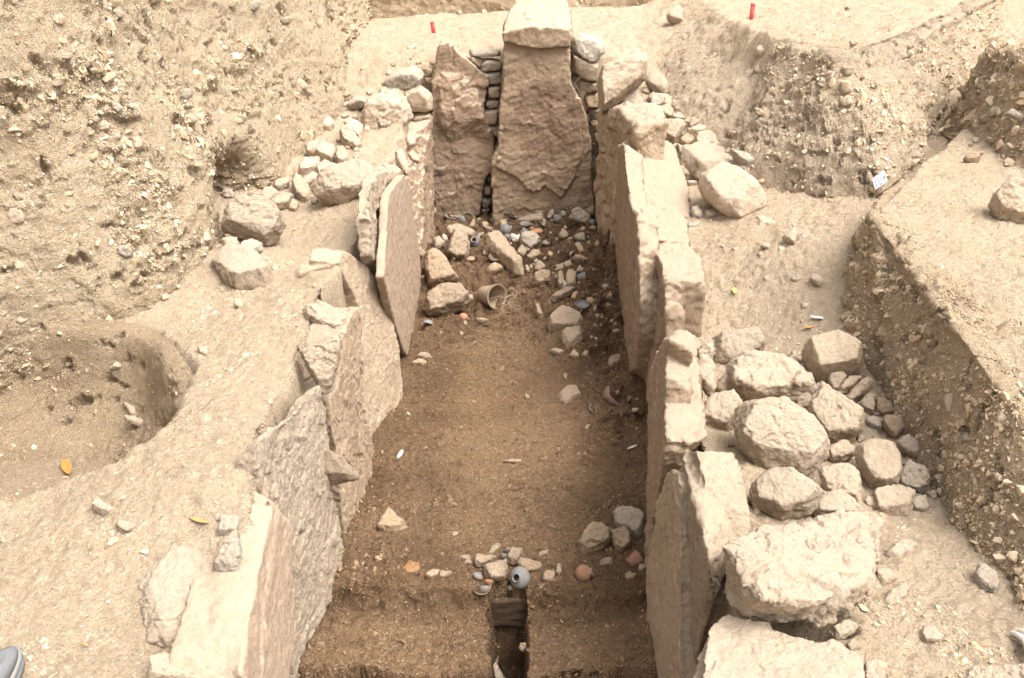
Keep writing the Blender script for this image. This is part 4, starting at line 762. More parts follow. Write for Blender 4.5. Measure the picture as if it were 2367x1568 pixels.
lr('elongated cream stone lying inside the hollow', 'pale', [(830,1310),(900,1300),(985,1325),(998,1365),(900,1350)], k=4, tilt=.3, t=.5)
lr('cream stone above the elongated one inside the hollow', 'pale', [(820,1200),(860,1205),(920,1240),(925,1285),(890,1290)], k=4, tilt=.4, t=.5)
# near left terrace
lr('large pale stone block lying beside the nearest left slab', 'pale', [(950,960),(1050,815),(1200,740),(1330,665),(1385,740),(1450,830),(1492,910),(1535,965),(1552,1010),(1480,1170),(1420,1290),(1380,1350),(1290,1412),(1200,1382),(1110,1312),(1015,1305),(1080,1180)], k=7, tilt=.15, t=.28, lift=.02, sink=.01, rough=.9)
lr('small grey cube on top of the nearest left slab', 'grey', [(1462,590),(1482,490),(1540,487),(1617,500),(1617,545),(1590,602),(1560,612),(1470,602)], k=7, z=.96)
lr('grey wedge with a white edge below the small grey cube', 'grey', [(1500,700),(1560,612),(1600,610),(1617,700),(1620,760),(1602,872),(1500,872),(1440,800)], k=7, z=.94, t=.9)
lr('cream stone at the bottom edge left of the nearest slab', 'pale', [(1000,1510),(1060,1480),(1200,1430),(1280,1450),(1342,1520),(1345,1620),(1000,1620)], k=7, tilt=.2)
lr('tan stone with a dark underside on the near left terrace', 'tan', [(780,540),(850,505),(918,545),(860,605),(800,580)], k=7)
lr('wedge-shaped stone left of the tan one on the near left terrace', 'tan', [(700,700),(730,640),(800,610),(812,650),(740,705)], k=7)
lr('flat half-buried triangular stone on the near left terrace', 'pale', [(700,880),(720,740),(770,720),(810,805),(745,835)], k=7, tilt=.15, t=.3)
lr('tiny cream stone left of the small grey cube', 'pale', [(1432,510),(1445,470),(1490,478),(1480,525)], k=7)
lr('cream stone poking from the soil rim of the hollow', 'pale', [(610,410),(650,375),(700,395),(790,460),(740,480),(650,450)], k=7, tilt=.4)
# stones lying in the chamber
fr = lambda label, mat, pts, k=10, **kw: rock(label, mat, k, pts, kw.pop('tilt', .5), kw.pop('t', .7), **kw)
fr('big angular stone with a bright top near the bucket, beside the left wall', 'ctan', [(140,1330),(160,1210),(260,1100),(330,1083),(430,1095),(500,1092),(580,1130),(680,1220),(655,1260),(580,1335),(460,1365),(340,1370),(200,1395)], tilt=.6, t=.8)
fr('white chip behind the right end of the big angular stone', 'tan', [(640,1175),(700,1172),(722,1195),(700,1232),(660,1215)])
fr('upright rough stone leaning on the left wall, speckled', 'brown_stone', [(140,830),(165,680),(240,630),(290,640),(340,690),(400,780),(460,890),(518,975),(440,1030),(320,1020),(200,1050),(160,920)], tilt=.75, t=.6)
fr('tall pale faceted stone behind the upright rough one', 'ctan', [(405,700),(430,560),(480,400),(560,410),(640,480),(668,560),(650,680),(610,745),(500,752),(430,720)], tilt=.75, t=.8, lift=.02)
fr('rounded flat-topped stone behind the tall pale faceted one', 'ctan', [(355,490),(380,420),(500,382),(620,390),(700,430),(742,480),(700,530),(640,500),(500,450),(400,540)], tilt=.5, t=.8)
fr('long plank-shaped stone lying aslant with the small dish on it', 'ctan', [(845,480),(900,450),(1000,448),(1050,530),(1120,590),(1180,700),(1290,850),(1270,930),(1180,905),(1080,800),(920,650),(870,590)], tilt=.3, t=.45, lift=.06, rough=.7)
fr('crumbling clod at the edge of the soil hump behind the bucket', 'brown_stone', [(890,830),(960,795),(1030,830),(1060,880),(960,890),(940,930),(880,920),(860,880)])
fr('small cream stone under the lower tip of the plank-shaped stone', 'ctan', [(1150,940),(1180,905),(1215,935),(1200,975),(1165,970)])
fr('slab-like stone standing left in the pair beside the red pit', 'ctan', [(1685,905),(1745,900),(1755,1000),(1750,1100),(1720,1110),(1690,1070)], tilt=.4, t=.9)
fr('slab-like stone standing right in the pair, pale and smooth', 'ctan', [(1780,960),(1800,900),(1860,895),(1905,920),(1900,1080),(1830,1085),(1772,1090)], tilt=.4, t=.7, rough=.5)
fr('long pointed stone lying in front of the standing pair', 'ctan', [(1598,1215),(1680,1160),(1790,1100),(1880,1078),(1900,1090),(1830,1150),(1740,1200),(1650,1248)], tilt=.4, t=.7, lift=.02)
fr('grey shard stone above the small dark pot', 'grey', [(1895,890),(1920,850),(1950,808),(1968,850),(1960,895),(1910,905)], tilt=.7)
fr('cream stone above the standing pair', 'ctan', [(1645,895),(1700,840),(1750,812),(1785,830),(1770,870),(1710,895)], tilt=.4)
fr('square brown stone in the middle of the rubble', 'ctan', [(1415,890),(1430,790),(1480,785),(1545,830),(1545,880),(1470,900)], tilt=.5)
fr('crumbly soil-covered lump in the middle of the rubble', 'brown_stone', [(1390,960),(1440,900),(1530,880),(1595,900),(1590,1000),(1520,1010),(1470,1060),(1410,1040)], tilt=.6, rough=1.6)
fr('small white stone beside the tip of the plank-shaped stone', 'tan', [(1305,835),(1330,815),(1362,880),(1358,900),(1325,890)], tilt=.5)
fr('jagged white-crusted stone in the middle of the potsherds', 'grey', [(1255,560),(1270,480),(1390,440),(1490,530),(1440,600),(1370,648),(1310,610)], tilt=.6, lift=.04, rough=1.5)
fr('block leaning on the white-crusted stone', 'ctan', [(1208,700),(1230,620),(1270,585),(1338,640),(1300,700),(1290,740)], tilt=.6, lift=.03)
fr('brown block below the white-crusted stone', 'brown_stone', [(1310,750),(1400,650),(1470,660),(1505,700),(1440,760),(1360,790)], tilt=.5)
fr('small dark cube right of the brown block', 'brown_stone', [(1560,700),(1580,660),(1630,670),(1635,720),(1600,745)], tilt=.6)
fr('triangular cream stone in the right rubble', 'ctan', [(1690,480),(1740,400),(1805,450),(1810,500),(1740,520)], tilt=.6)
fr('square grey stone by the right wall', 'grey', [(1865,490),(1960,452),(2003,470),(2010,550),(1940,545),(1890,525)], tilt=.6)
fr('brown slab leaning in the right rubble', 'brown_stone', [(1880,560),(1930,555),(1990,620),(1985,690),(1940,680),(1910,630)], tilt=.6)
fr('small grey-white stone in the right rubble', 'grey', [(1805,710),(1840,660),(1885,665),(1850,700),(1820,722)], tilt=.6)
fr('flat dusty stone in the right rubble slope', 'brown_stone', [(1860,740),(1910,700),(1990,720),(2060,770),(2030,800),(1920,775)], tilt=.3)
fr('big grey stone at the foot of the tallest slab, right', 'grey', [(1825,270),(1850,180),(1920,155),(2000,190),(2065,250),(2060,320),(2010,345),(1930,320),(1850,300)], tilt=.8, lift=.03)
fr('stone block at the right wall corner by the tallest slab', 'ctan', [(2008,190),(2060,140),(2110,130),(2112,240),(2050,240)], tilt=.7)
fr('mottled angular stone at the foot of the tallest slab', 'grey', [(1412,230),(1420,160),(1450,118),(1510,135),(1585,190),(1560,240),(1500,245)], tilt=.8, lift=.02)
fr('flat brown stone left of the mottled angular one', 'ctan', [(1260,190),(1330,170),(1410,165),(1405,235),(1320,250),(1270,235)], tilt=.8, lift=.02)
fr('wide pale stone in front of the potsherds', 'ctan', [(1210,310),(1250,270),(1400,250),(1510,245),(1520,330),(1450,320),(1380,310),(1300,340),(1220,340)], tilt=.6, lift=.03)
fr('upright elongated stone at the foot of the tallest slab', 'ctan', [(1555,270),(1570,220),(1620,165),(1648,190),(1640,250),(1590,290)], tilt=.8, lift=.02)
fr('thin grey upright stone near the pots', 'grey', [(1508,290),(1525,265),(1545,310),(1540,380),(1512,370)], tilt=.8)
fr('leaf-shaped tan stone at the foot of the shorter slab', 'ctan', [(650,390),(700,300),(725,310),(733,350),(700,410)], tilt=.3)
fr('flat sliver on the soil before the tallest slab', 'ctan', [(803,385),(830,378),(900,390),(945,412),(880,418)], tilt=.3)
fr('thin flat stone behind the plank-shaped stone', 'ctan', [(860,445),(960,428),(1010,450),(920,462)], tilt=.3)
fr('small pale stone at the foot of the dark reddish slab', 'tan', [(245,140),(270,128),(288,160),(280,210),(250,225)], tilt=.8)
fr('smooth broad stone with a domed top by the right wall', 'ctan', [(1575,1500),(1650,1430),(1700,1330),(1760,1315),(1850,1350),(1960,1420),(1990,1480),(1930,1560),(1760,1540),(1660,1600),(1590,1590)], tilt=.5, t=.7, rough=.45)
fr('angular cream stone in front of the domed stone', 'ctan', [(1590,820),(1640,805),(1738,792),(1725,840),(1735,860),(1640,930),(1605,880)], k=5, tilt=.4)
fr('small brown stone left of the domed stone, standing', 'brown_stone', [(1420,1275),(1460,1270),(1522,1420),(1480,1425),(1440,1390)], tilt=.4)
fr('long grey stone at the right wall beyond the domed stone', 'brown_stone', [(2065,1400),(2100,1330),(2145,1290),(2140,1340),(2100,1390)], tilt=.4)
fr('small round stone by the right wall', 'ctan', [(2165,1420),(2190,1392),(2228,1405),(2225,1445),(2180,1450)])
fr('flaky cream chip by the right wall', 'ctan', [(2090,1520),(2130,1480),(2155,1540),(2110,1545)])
q5 = lambda label, mat, pts, **kw: rock(label, mat, 5, pts, kw.pop('tilt', .4), kw.pop('t', .6), **kw)
q5('cream stone half buried near the foot of the pinkish slab', 'ctan', [(605,990),(640,955),(700,958),(722,985),(650,990)])
q5('rusty stained stone in front of the half-buried cream one', 'brown_stone', [(580,1015),(640,995),(690,1010),(660,1040),(600,1030)])
q5('thin triangular cream stone right of the floor middle', 'tan', [(1648,965),(1680,932),(1715,980),(1690,988)])
q5('cream splinter left of the thin triangular stone', 'tan', [(1522,930),(1560,925),(1620,950),(1580,960),(1525,945)])
q5('small stone right of the thin triangular one', 'ctan', [(1732,970),(1745,940),(1778,938),(1770,980)])
q5('squarish block at the foot of the thick slab wall', 'ctan', [(1908,1010),(1920,985),(1995,978),(1998,1040),(1920,1060)])
q5('small pink chip beside the squarish block', 'ctan', [(1950,1050),(1975,1038),(1985,1058),(1960,1065)])
q5('flat kite-shaped stone right of the floor middle', 'ctan', [(1563,1250),(1640,1195),(1700,1215),(1730,1255),(1620,1302)], tilt=.25)
q5('cream lump on the floor middle', 'ctan', [(1340,1250),(1350,1220),(1375,1235),(1385,1255),(1360,1265)])
q5('small brown stone right of the floor middle', 'brown_stone', [(1600,1110),(1620,1085),(1642,1095),(1625,1130)])
q5('white chip on the floor near the rounded-shoulder slab', 'tan', [(545,1360),(560,1348),(590,1368),(570,1378)])
q5('small round cream stone below the bucket', 'ctan', [(928,745),(940,730),(960,740),(958,768),(935,768)])
q5('tiny stone left of the floor, beside the blue sherd', 'tan', [(775,815),(785,805),(795,815),(788,828)])
q5('small cream stone beside the tiny one', 'ctan', [(897,820),(920,805),(937,815),(920,835)])
q5('flat dusty stone below the bucket', 'ctan', [(1010,735),(1040,722),(1100,728),(1060,745)], tilt=.2)
q5('long cream stone at the right, near the rusty iron piece', 'ctan', [(1730,1470),(1765,1440),(1792,1432),(1775,1462)])
q5('reddish brown chip below the big angular stone', 'brown_stone', [(905,700),(930,690),(960,705),(925,718)])
q8 = lambda label, mat, pts, **kw: rock(label, mat, 8, pts, kw.pop('tilt', .5), kw.pop('t', .65), **kw)
q8('large leaning stone, leftmost of the three by the right wall near the pots', 'brown_stone', [(1755,640),(1800,570),(1840,520),(1900,525),(1975,550),(1950,620),(1860,680),(1790,695)], t=.8)
q8('rounded angular stone in the middle of the three by the right wall', 'brown_stone', [(1955,560),(2000,545),(2060,535),(2092,590),(2080,640),(2025,675),(1985,650)], lift=.02, t=.8)
q8('dark faceted stone, farthest of the three by the right wall', 'grey', [(1970,430),(2010,408),(2080,415),(2140,450),(2168,480),(2165,570),(2120,590),(2060,540),(2000,510)], t=.8)
q8('dusty dome of stone barely out of the floor soil, left side', 'brown_stone', [(490,530),(520,440),(560,412),(600,440),(640,500),(680,520),(600,550)], tilt=.3, t=.5)
q8('thin cream slab edge poking out of the middle floor', 'ctan', [(1275,108),(1330,95),(1392,88),(1395,112),(1340,118)], tilt=.6, t=.5)
q8('small pinkish stone alone on the floor', 'ctan', [(950,575),(970,552),(1000,555),(1005,572),(975,582)])
q8('small pale stone at the left of the floor near the rust', 'brown_stone', [(470,720),(490,700),(525,715),(520,735),(485,735)])
q8('square cream stone right of the front pot group', 'ctan', [(1500,705),(1530,670),(1570,660),(1560,700),(1520,712)])
q8('upright cream stone right of the grey jar', 'tan', [(1615,800),(1625,750),(1645,755),(1650,800),(1635,830),(1620,820)], tilt=.7)
q8('squarish stone right of the broken red vessel', 'ctan', [(1885,740),(1930,715),(1970,720),(1975,760),(1900,770)])
q8('cream pebble touching the red cup by the right wall', 'tan', [(2135,775),(2145,757),(2175,755),(2185,780),(2165,798),(2140,795)])
q8('pale stone in front of the red cup', 'ctan', [(2050,820),(2070,800),(2125,825),(2110,850),(2060,850)])
g1_ = 'broken stones around the front pots'
q8('cream slab stone leaning left behind the grey jar', 'ctan', [(1100,740),(1110,695),(1160,700),(1235,710),(1210,745),(1130,775)], tilt=.5, lift=.02)
q8('big cream stone with a flat bright top behind the broken dish', 'ctan', [(1165,780),(1160,765),(1220,745),(1300,722),(1308,760),(1290,850),(1220,860),(1180,840)], tilt=.6, lift=.03)
q8('angular pale stone with a torn right edge behind the grey jar', 'ctan', [(1300,735),(1330,660),(1405,658),(1402,700),(1370,750),(1340,760)], tilt=.5, lift=.04)
q8('brown stone right of the torn-edged pale stone', 'brown_stone', [(1370,770),(1385,725),(1440,735),(1530,760),(1530,800),(1460,810),(1390,800)], tilt=.5)
q8('striated stone at the rear of the front pot group', 'ctan', [(1180,700),(1205,650),(1245,630),(1275,628),(1260,665),(1220,690)], tilt=.5, lay=None) if False else q8('striated stone at the rear of the front pot group', 'ctan', [(1180,700),(1205,650),(1245,630),(1275,628),(1260,665),(1220,690)])
q8('flat cream stone at the left of the front pot group', 'ctan', [(995,715),(1040,700),(1080,705),(1080,730),(1030,735)], tilt=.3)
q8('small stone under the flat cream one, front pot group', 'ctan', [(1028,735),(1080,730),(1088,758),(1035,758)])
q8('low pinkish stone right of the brown stone', 'brown_stone', [(1530,830),(1545,805),(1610,795),(1612,830),(1600,860),(1540,865)])
q8('purplish crumbly stone left of the broken dish', 'brown_stone', [(790,830),(840,785),(880,795),(870,830),(820,850)], tilt=.3)
q8('pink-brown stone beside the purplish crumbly one', 'ctan', [(880,835),(885,795),(955,803),(950,825),(900,845)], tilt=.4)
q8('small squarish stone on the left front soil block', 'ctan', [(945,1060),(948,1038),(968,1038),(970,1065)])
q8('cream stone in the side of the trial slot', 'ctan', [(1378,1280),(1390,1255),(1430,1262),(1435,1290),(1400,1300)], z=-.13)
q8('white pebble on the right front soil block', 'tan', [(1736,1370),(1742,1352),(1752,1352),(1752,1372)])
q8('flat white chip at the far left of the front step', 'ctan', [(452,965),(470,955),(515,958),(512,972),(470,975)], tilt=.3)
rock('grey pointed stone standing up in the trial slot', 'grey', 8, [(1150,1500),(1165,1380),(1190,1308),(1240,1390),(1300,1490),(1340,1600),(1150,1600)], .5, .4, z=-.42, rough=.4)
# small angular stones filling the spaces between the larger ones
def inside(p, poly): return sdist(np.array([p]), poly)[0] > 0
def fill(label, group, n, poly, s0, s1, mats, seed, **kw):
    r = random.Random(seed); P = np.array(poly); lo, hi = P.min(0), P.max(0); i = 0; got = []
    for _ in range(n*40):
        if i >= n: break
        p = (r.uniform(lo[0], hi[0]), r.uniform(lo[1], hi[1])); sz = s0*(s1/s0)**(r.random()**1.6)
        if not inside(p, poly) or any(math.hypot(p[0]-a, p[1]-b) < (sz+c_)*.8 for a, b, c_ in got): continue
        got.append((*p, sz)); i += 1; k = r.randint(5, 7); a0 = r.uniform(0, 6.28); el = r.uniform(.45, .95); ro = r.uniform(-.7, .7); pts = []
        for j in range(k):
            a = a0+6.283*(j+r.uniform(-.3, .3))/k; x, y = math.cos(a)*sz, math.sin(a)*sz*el; pts.append((p[0]+x*math.cos(ro)-y*math.sin(ro), p[1]+x*math.sin(ro)+y*math.cos(ro)))
        o = rock(label, r.choice(mats), 0, pts, kw.get('tilt', .5)+r.uniform(-.15, .15), kw.get('t', .75), y=kw.get('y'), group=group, rough=.8, name=kw.get('name', 'rubble_stone'))
fill('small angular stone packed among the larger rubble along the foot of the left bank', 'small stones packed along the left bank', 34, [(660, 470), (690, 390), (745, 300), (795, 215), (850, 225), (940, 240), (930, 300), (850, 320), (830, 395), (735, 470)], 8, 21, ['tan', 'pale', 'grey', 'tan'], 1)
fill('small angular stone packed in the soil left of the two rear slabs', 'small stones left of the rear slabs', 22, [(830, 140), (1000, 130), (996, 290), (900, 300), (820, 240)], 6, 14, ['tan', 'grey', 'brown_stone', 'pale'], 2)
fill('small angular stone packed among the larger rubble behind the right wall', 'small stones packed behind the right wall', 40, [(1470, 175), (1520, 190), (1580, 270), (1680, 345), (1750, 390), (1640, 400), (1580, 380), (1480, 260), (1425, 225)], 9, 22, ['tan', 'pale', 'grey', 'tan'], 3)
fill('small angular stone or fragment in the rubble before the rear slabs', 'small fragments in the rear rubble', 78, [(1010, 530), (1130, 500), (1375, 485), (1385, 620), (1420, 700), (1330, 690), (1180, 610), (1010, 610)], 4.5, 12, ['brown_stone', 'ctan', 'ctan', 'grey', 'brown_stone'], 4)
fill('small stone filling a gap in the boulder heap on the right terrace', 'small stones in the gaps of the boulder heap', 34, [(1610, 800), (1850, 780), (1990, 880), (2110, 1010), (2140, 1180), (1980, 1190), (1740, 1190), (1640, 980)], 7, 17, ['tan', 'pale', 'grey', 'brown_stone'], 5)
fill('small dark stone wedged in the packing right of the tallest rear slab', 'small stones right of the tallest slab', 14, [(1325, 90), (1395, 90), (1390, 430), (1370, 430), (1350, 250)], 6, 13, ['brown_stone', 'grey', 'tan'], 6, y=8.52)
fill('small stone at the foot of the right wall inside the chamber', 'small stones along the right wall foot', 20, [(1340, 690), (1420, 690), (1440, 860), (1490, 960), (1480, 1010), (1400, 900)], 4, 12, ['brown_stone', 'brown_stone', 'tan'], 7)
fill('stone embedded in the gravelly face of the left bank', 'stones embedded in the left bank', 62, [(0, 0), (840, 0), (760, 250), (640, 380), (480, 560), (430, 760), (0, 820)], 6, 24, ['chip', 'tan', 'pale', 'chip', 'grey'], 8, tilt=.9, t=.55, name='embedded_stone')
fill('stone embedded in the face of the rear right mound', 'stones embedded in the rear mound', 30, [(1640, 130), (1900, 90), (2250, 10), (2180, 320), (2050, 460), (1930, 480), (1800, 380)], 5, 17, ['chip', 'tan', 'pale'], 9, tilt=.85, t=.6, name='embedded_stone')
fill('stone embedded in the cut side of the right block', 'stones embedded in the right block', 34, [(1985, 530), (2200, 800), (2360, 980), (2366, 1330), (2150, 1000), (1960, 760)], 6, 20, ['chip', 'tan', 'brown_stone', 'pale'], 10, tilt=.85, t=.6, name='embedded_stone')
fill('stone embedded in the far right earth block', 'stones embedded in the far right block', 12, [(2210, 200), (2366, 120), (2366, 400), (2200, 330)], 6, 16, ['chip', 'tan', 'brown_stone'], 11, tilt=.85, t=.6, name='embedded_stone')
fill('low stone half buried in the soil of the middle right terrace', 'half buried stones on the middle terrace', 16, [(1640, 480), (1920, 520), (1900, 720), (1660, 730)], 5, 15, ['pale', 'tan'], 12, tilt=.2, t=.35)
fill('low stone half buried in the soil of the left terrace', 'half buried stones on the left terrace', 26, [(480, 700), (700, 560), (740, 700), (690, 900), (560, 1050), (420, 1180), (120, 1300), (200, 1200), (460, 1000)], 5, 16, ['pale', 'tan'], 13, tilt=.2, t=.35)
flush()
# ------------------------------------------------------------------ pots, sherds, tools and small things
def plain(name, c, rough=.6, dirt=None, dirt_amt=.5, bd=.002, sc=40):
    m, nt, b = nodes(name); b.inputs['Roughness'].default_value = rough; b.inputs['Specular IOR Level'].default_value = .3
    co = N(nt, 'ShaderNodeTexCoord').outputs['Object']
    a = mix(nt, noise(nt, co, sc, 4, .6), tuple(x*.75 for x in c), tuple(min(1, x*1.2) for x in c))
    if dirt:
        r = ramp(nt, noise(nt, co, 18, 5, .7), .45, .62)
        mm = N(nt, 'ShaderNodeMath', operation='MULTIPLY'); nt.links.new(r, mm.inputs[0]); mm.inputs[1].default_value = dirt_amt
        a = mix(nt, mm.outputs[0], a, dirt)
    nt.links.new(a, b.inputs['Base Color']); bump(nt, b, noise(nt, co, sc*2.5, 4, .6), bd); return m
EARTH = (.27, .18, .11)
M.update(gpot=plain('grey_stoneware', (.17, .18, .19), .6, EARTH, .8), gpot2=plain('pale_grey_stoneware', (.20, .21, .22), .65, EARTH, .8),
         bpot=plain('brown_grey_ware', (.24, .19, .145), .7, EARTH, .5), opot=plain('orange_earthenware', (.52, .25, .135), .8, EARTH, .35), rpot=plain('red_earthenware', (.30, .15, .10), .9, EARTH, .8),
         buff=plain('dusty_buff_plastic', (.42, .32, .225), .8, (.30, .21, .135), .6), rope=plain('dirty_white_cord', (.44, .36, .28), .9, EARTH, .5, sc=90),
         red=plain('red_plastic', (.52, .025, .03), .45, (.40, .22, .15), .3), redcap=plain('worn_red_top', (.62, .09, .08), .5), white=plain('white_card', (.82, .83, .90), .6), ink=plain('blue_black_ink', (.06, .07, .16), .6), ink2=plain('faded_violet_ink', (.42, .42, .62), .6),
         wood=None, rust=plain('orange_rust', (.30, .155, .07), .95, EARTH, .8, .006, 60), iron=plain('corroded_iron', (.27, .175, .125), .9, (.24, .205, .22), .5, .005), leafo=plain('orange_dry_leaf', (.50, .20, .05), .7), leafw=plain('pale_dry_leaf', (.62, .60, .55), .6),
         leafg=plain('yellow_green_leaf', (.42, .45, .12), .6), leafb=plain('brown_dry_leaf', (.45, .24, .10), .6), leafd=plain('dark_leaf', (.09, .075, .06), .6), shoe=plain('grey_shoe_fabric', (.19, .195, .20), .7, sc=150), shoe2=plain('shoe_edge_rubber', (.26, .25, .235), .5), sole=plain('dark_grey_sole', (.15, .16, .165), .6), plas=plain('pale_grey_ware', (.62, .565, .52), .6))
m, nt, b = nodes('charred_board'); co = N(nt, 'ShaderNodeTexCoord').outputs['Object']
mp = N(nt, 'ShaderNodeMapping'); mp.inputs['Scale'].default_value = (4, 4, 60); nt.links.new(co, mp.inputs[0])
nt.links.new(mix(nt, ramp(nt, noise(nt, mp.outputs[0], 2.5, 6, .7), .35, .7), (.035, .024, .018), (.16, .105, .065)), b.inputs['Base Color']); bump(nt, b, noise(nt, mp.outputs[0], 3, 6, .7), .01); M['wood'] = m

def dmp(p): return float(np.dot(np.asarray(p)-CAMP, fw))/F       # metres per drawing unit at p
def frame(axis, roll=0.):
    z = np.array(axis, float); z /= np.linalg.norm(z); x = np.cross([0, 0, 1.] if abs(z[2]) < .95 else [0, 1., 0], z); x /= np.linalg.norm(x); y = np.cross(z, x)
    c, s = math.cos(roll), math.sin(roll); return np.stack([c*x+s*y, -s*x+c*y, z], 1)
def lathe(prof, a0=0, a1=360, th=.07, seg=36, jag=0., seed=0):
    """thin shell of revolution about z, optionally a broken piece of it"""
    P = np.array(prof, float); d = np.gradient(P, axis=0); nrm = np.stack([d[:, 1], -d[:, 0]], 1); nrm /= np.linalg.norm(nrm, axis=1)[:, None]+1e-9
    full = a1-a0 >= 360; ang = np.radians(np.linspace(a0, a1, seg+1)); r = np.random.default_rng(seed)
    j0 = np.cumsum(r.normal(0, 1, len(P)))*jag; j1 = np.cumsum(r.normal(0, 1, len(P)))*jag
    V = []
    for Q in (P, P-nrm*th):
        for i, q in enumerate(Q):
            t = np.linspace(0, 1, seg+1); a = ang+(j0[i]*(1-t)+j1[i]*t)
            R = max(q[0], 0.0005); V += [(R*math.cos(x), R*math.sin(x), q[1]) for x in a]
    n = len(P); s = seg+1; Fc = []
    for k in (0, 1):
        for i in range(n-1):
            for j in range(seg):
                a = k*n*s+i*s+j; f = [a, a+1, a+s+1, a+s]; Fc.append(f if k == 0 else f[::-1])
    def stitch(L): 
        for a, b in zip(L[:-1], L[1:]): Fc.append([a, b, b+n*s, a+n*s])
    stitch([(n-1)*s+j for j in range(s)]); stitch([j for j in range(s)])
    if not full: stitch([i*s for i in range(n)]); stitch([i*s+seg for i in range(n)])
    return np.array(V), Fc
def weld(V, Fc):
    bm = bmesh.new(); vs = [bm.verts.new(v) for v in V]
    for f in Fc:
        try: bm.faces.new([vs[i] for i in f])
        except ValueError: pass
    bmesh.ops.remove_doubles(bm, verts=bm.verts, dist=1e-5); bmesh.ops.recalc_face_normals(bm, faces=bm.faces)
    bm.verts.index_update(); V = np.array([v.co[:] for v in bm.verts]); Fc = [[v.index for v in f.verts] for f in bm.faces]; bm.free(); return V, Fc
BOWL = [(.02, -.62), (.4, -.6), (.7, -.45), (.9, -.2), (.98, .0), (1.0, .08)]
FLATB = [(.02, -.4), (.5, -.38), (.8, -.22), (.95, -.04), (1.0, .12), (.97, .2)]
JAR = [(.02, -.95), (.4, -.9), (.75, -.62), (.97, -.2), (1.0, .1), (.85, .5), (.6, .74), (.4, .84), (.36, .98), (.42, 1.1)]
JARN = [(.02, -.95), (.5, -.85), (.85, -.5), (1.0, 0.), (.85, .45), (.62, .7), (.5, .85), (.5, 1.15), (.62, 1.35)]
JARF = [(a, b*.7) for a, b in JAR]
CUP = [(.02, -1.0), (.55, -1.0), (.62, -.98), (.8, -.2), (.95, .6), (1.0, .7)]
DOME = [(.02, 1.0), (.35, .95), (.7, .72), (.93, .35), (1.0, 0), (.97, -.2)]
RING = [(.72, -.12), (1.0, -.05), (1.02, .02), (.88, .06), (.84, .22), (.80, .24)]
TUBE = [(.7, -.8), (.72, 0), (.85, .5), (1.0, .7)]
STEM = [(.02, -.55), (.3, -.55), (.7, -.3), (.95, -.05), (1., .05)]
TO = lambda p: (CAMP-np.asarray(p))/np.linalg.norm(CAMP-np.asarray(p))
def vessel(name, label, cat, mat, k, uv, rpx, prof, axis, a=(0, 360), lift=.5, roll=0., th=.08, jag=0., parts=(), group=None, at=None, z=None):
    u, v = T(k, [uv])[0]; r_ = rpx*K[k][2]*(1.16 if k == 10 and rpx < 75 else 1.08); p = hit(u, v+r_*.5) if z is None else PZ(u, v+r_*.5, z); R = r_*dmp(p)
    # sit the vessel on what is below, on the line of sight through its centre
    d = ray(u, v); c = PZ(u, v, p[2]+lift*R*.72)
    if axis == 'cam': axis = TO(c)
    Rm = frame(axis, math.radians(roll))
    def mk(nm, prof, mt, par, a=a, th=th):
        V, Fc = weld(*lathe(prof, a[0], a[1], th, 34, jag, len(label))); V = V*R; V = V+fbm(V+c, 30/1, 2)[:, None]*R*.03
        return meshobj(nm, V@Rm.T+c, Fc, M[mt], par, origin=c if par is None else None)
    if not parts: o = mk(name, prof, mat, None); return tag(o, label, cat, group)
    e = empty(name, tuple(c), label, cat, group)
    mk('body', prof, mat, e)
    for nm, pf, mt in parts: mk(nm, pf, mt, e, a=(0, 360))
    return e
vs = vessel
# rear group of pots
vs('potsherd', 'dark curved bowl rim standing at the foot of the shorter rear slab', 'potsherd', 'gpot', 10, (455, 245), 78, FLATB, (.1, -.25, 1), (150, 330), .4, 0, .05, .05)
vs('potsherd', 'brown bowl fragment showing its inside, leaning on the shorter rear slab', 'potsherd', 'bpot', 10, (510, 215), 72, BOWL, (.25, -.75, .7), (170, 350), .9, 10, .05, .06)
vs('potsherd', 'smooth blue-grey sherd lying in front of the shorter rear slab', 'potsherd', 'gpot2', 10, (592, 285), 58, DOME, (-.1, -.6, .8), (200, 330), .3, 0, .07, .07)
vs('potsherd', 'curved grey-brown rim piece behind the smooth blue-grey sherd', 'potsherd', 'bpot', 10, (635, 255), 55, [(.8, -.3), (.95, 0), (1, .15)], (.1, -.5, .9), (-20, 110), .5, 30, .08, .03)
vs('pottery_jar', 'small pot with its open mouth facing out, right of the tall pale faceted stone', 'jar', 'gpot', 10, (722, 555), 48, JARN, (-.1, -.7, .75), lift=.8, parts=(('rim', [(.50, 1.2), (.70, 1.28), (.72, 1.36), (.6, 1.38)], 'bpot'),))
vs('potsherd', 'pale blue-grey sherd beside the small open-mouthed pot', 'potsherd', 'gpot2', 10, (768, 515), 38, DOME, (.2, -.3, .9), (0, 260), .3, 0, .1, .05)
vs('potsherd', 'thin arched grey rim piece above the pale blue-grey sherd', 'potsherd', 'gpot2', 10, (800, 462), 46, [(.93, -.08), (1, 0), (.97, .08)], (.5, -.8, .5), (100, 200), .5, 0, .08)
vs('potsherd', 'blue-grey sherd with a dark slit by the foot of the reddish slab', 'potsherd', 'gpot', 10, (305, 575), 62, DOME, (-.1, -.7, .7), (160, 350), .3, 0, .06, .08)
vs('potsherd', 'dark blue curved sherd below the slit one', 'potsherd', 'gpot', 10, (290, 610), 34, DOME, (0, -.6, .8), (180, 360), .2, 0, .06, .05)
rock('pointed stone carrying the slit blue-grey sherd', 'tan', 10, [(248, 600), (250, 510), (290, 487), (330, 510), (372, 570), (360, 600), (300, 640)], .6, .8)
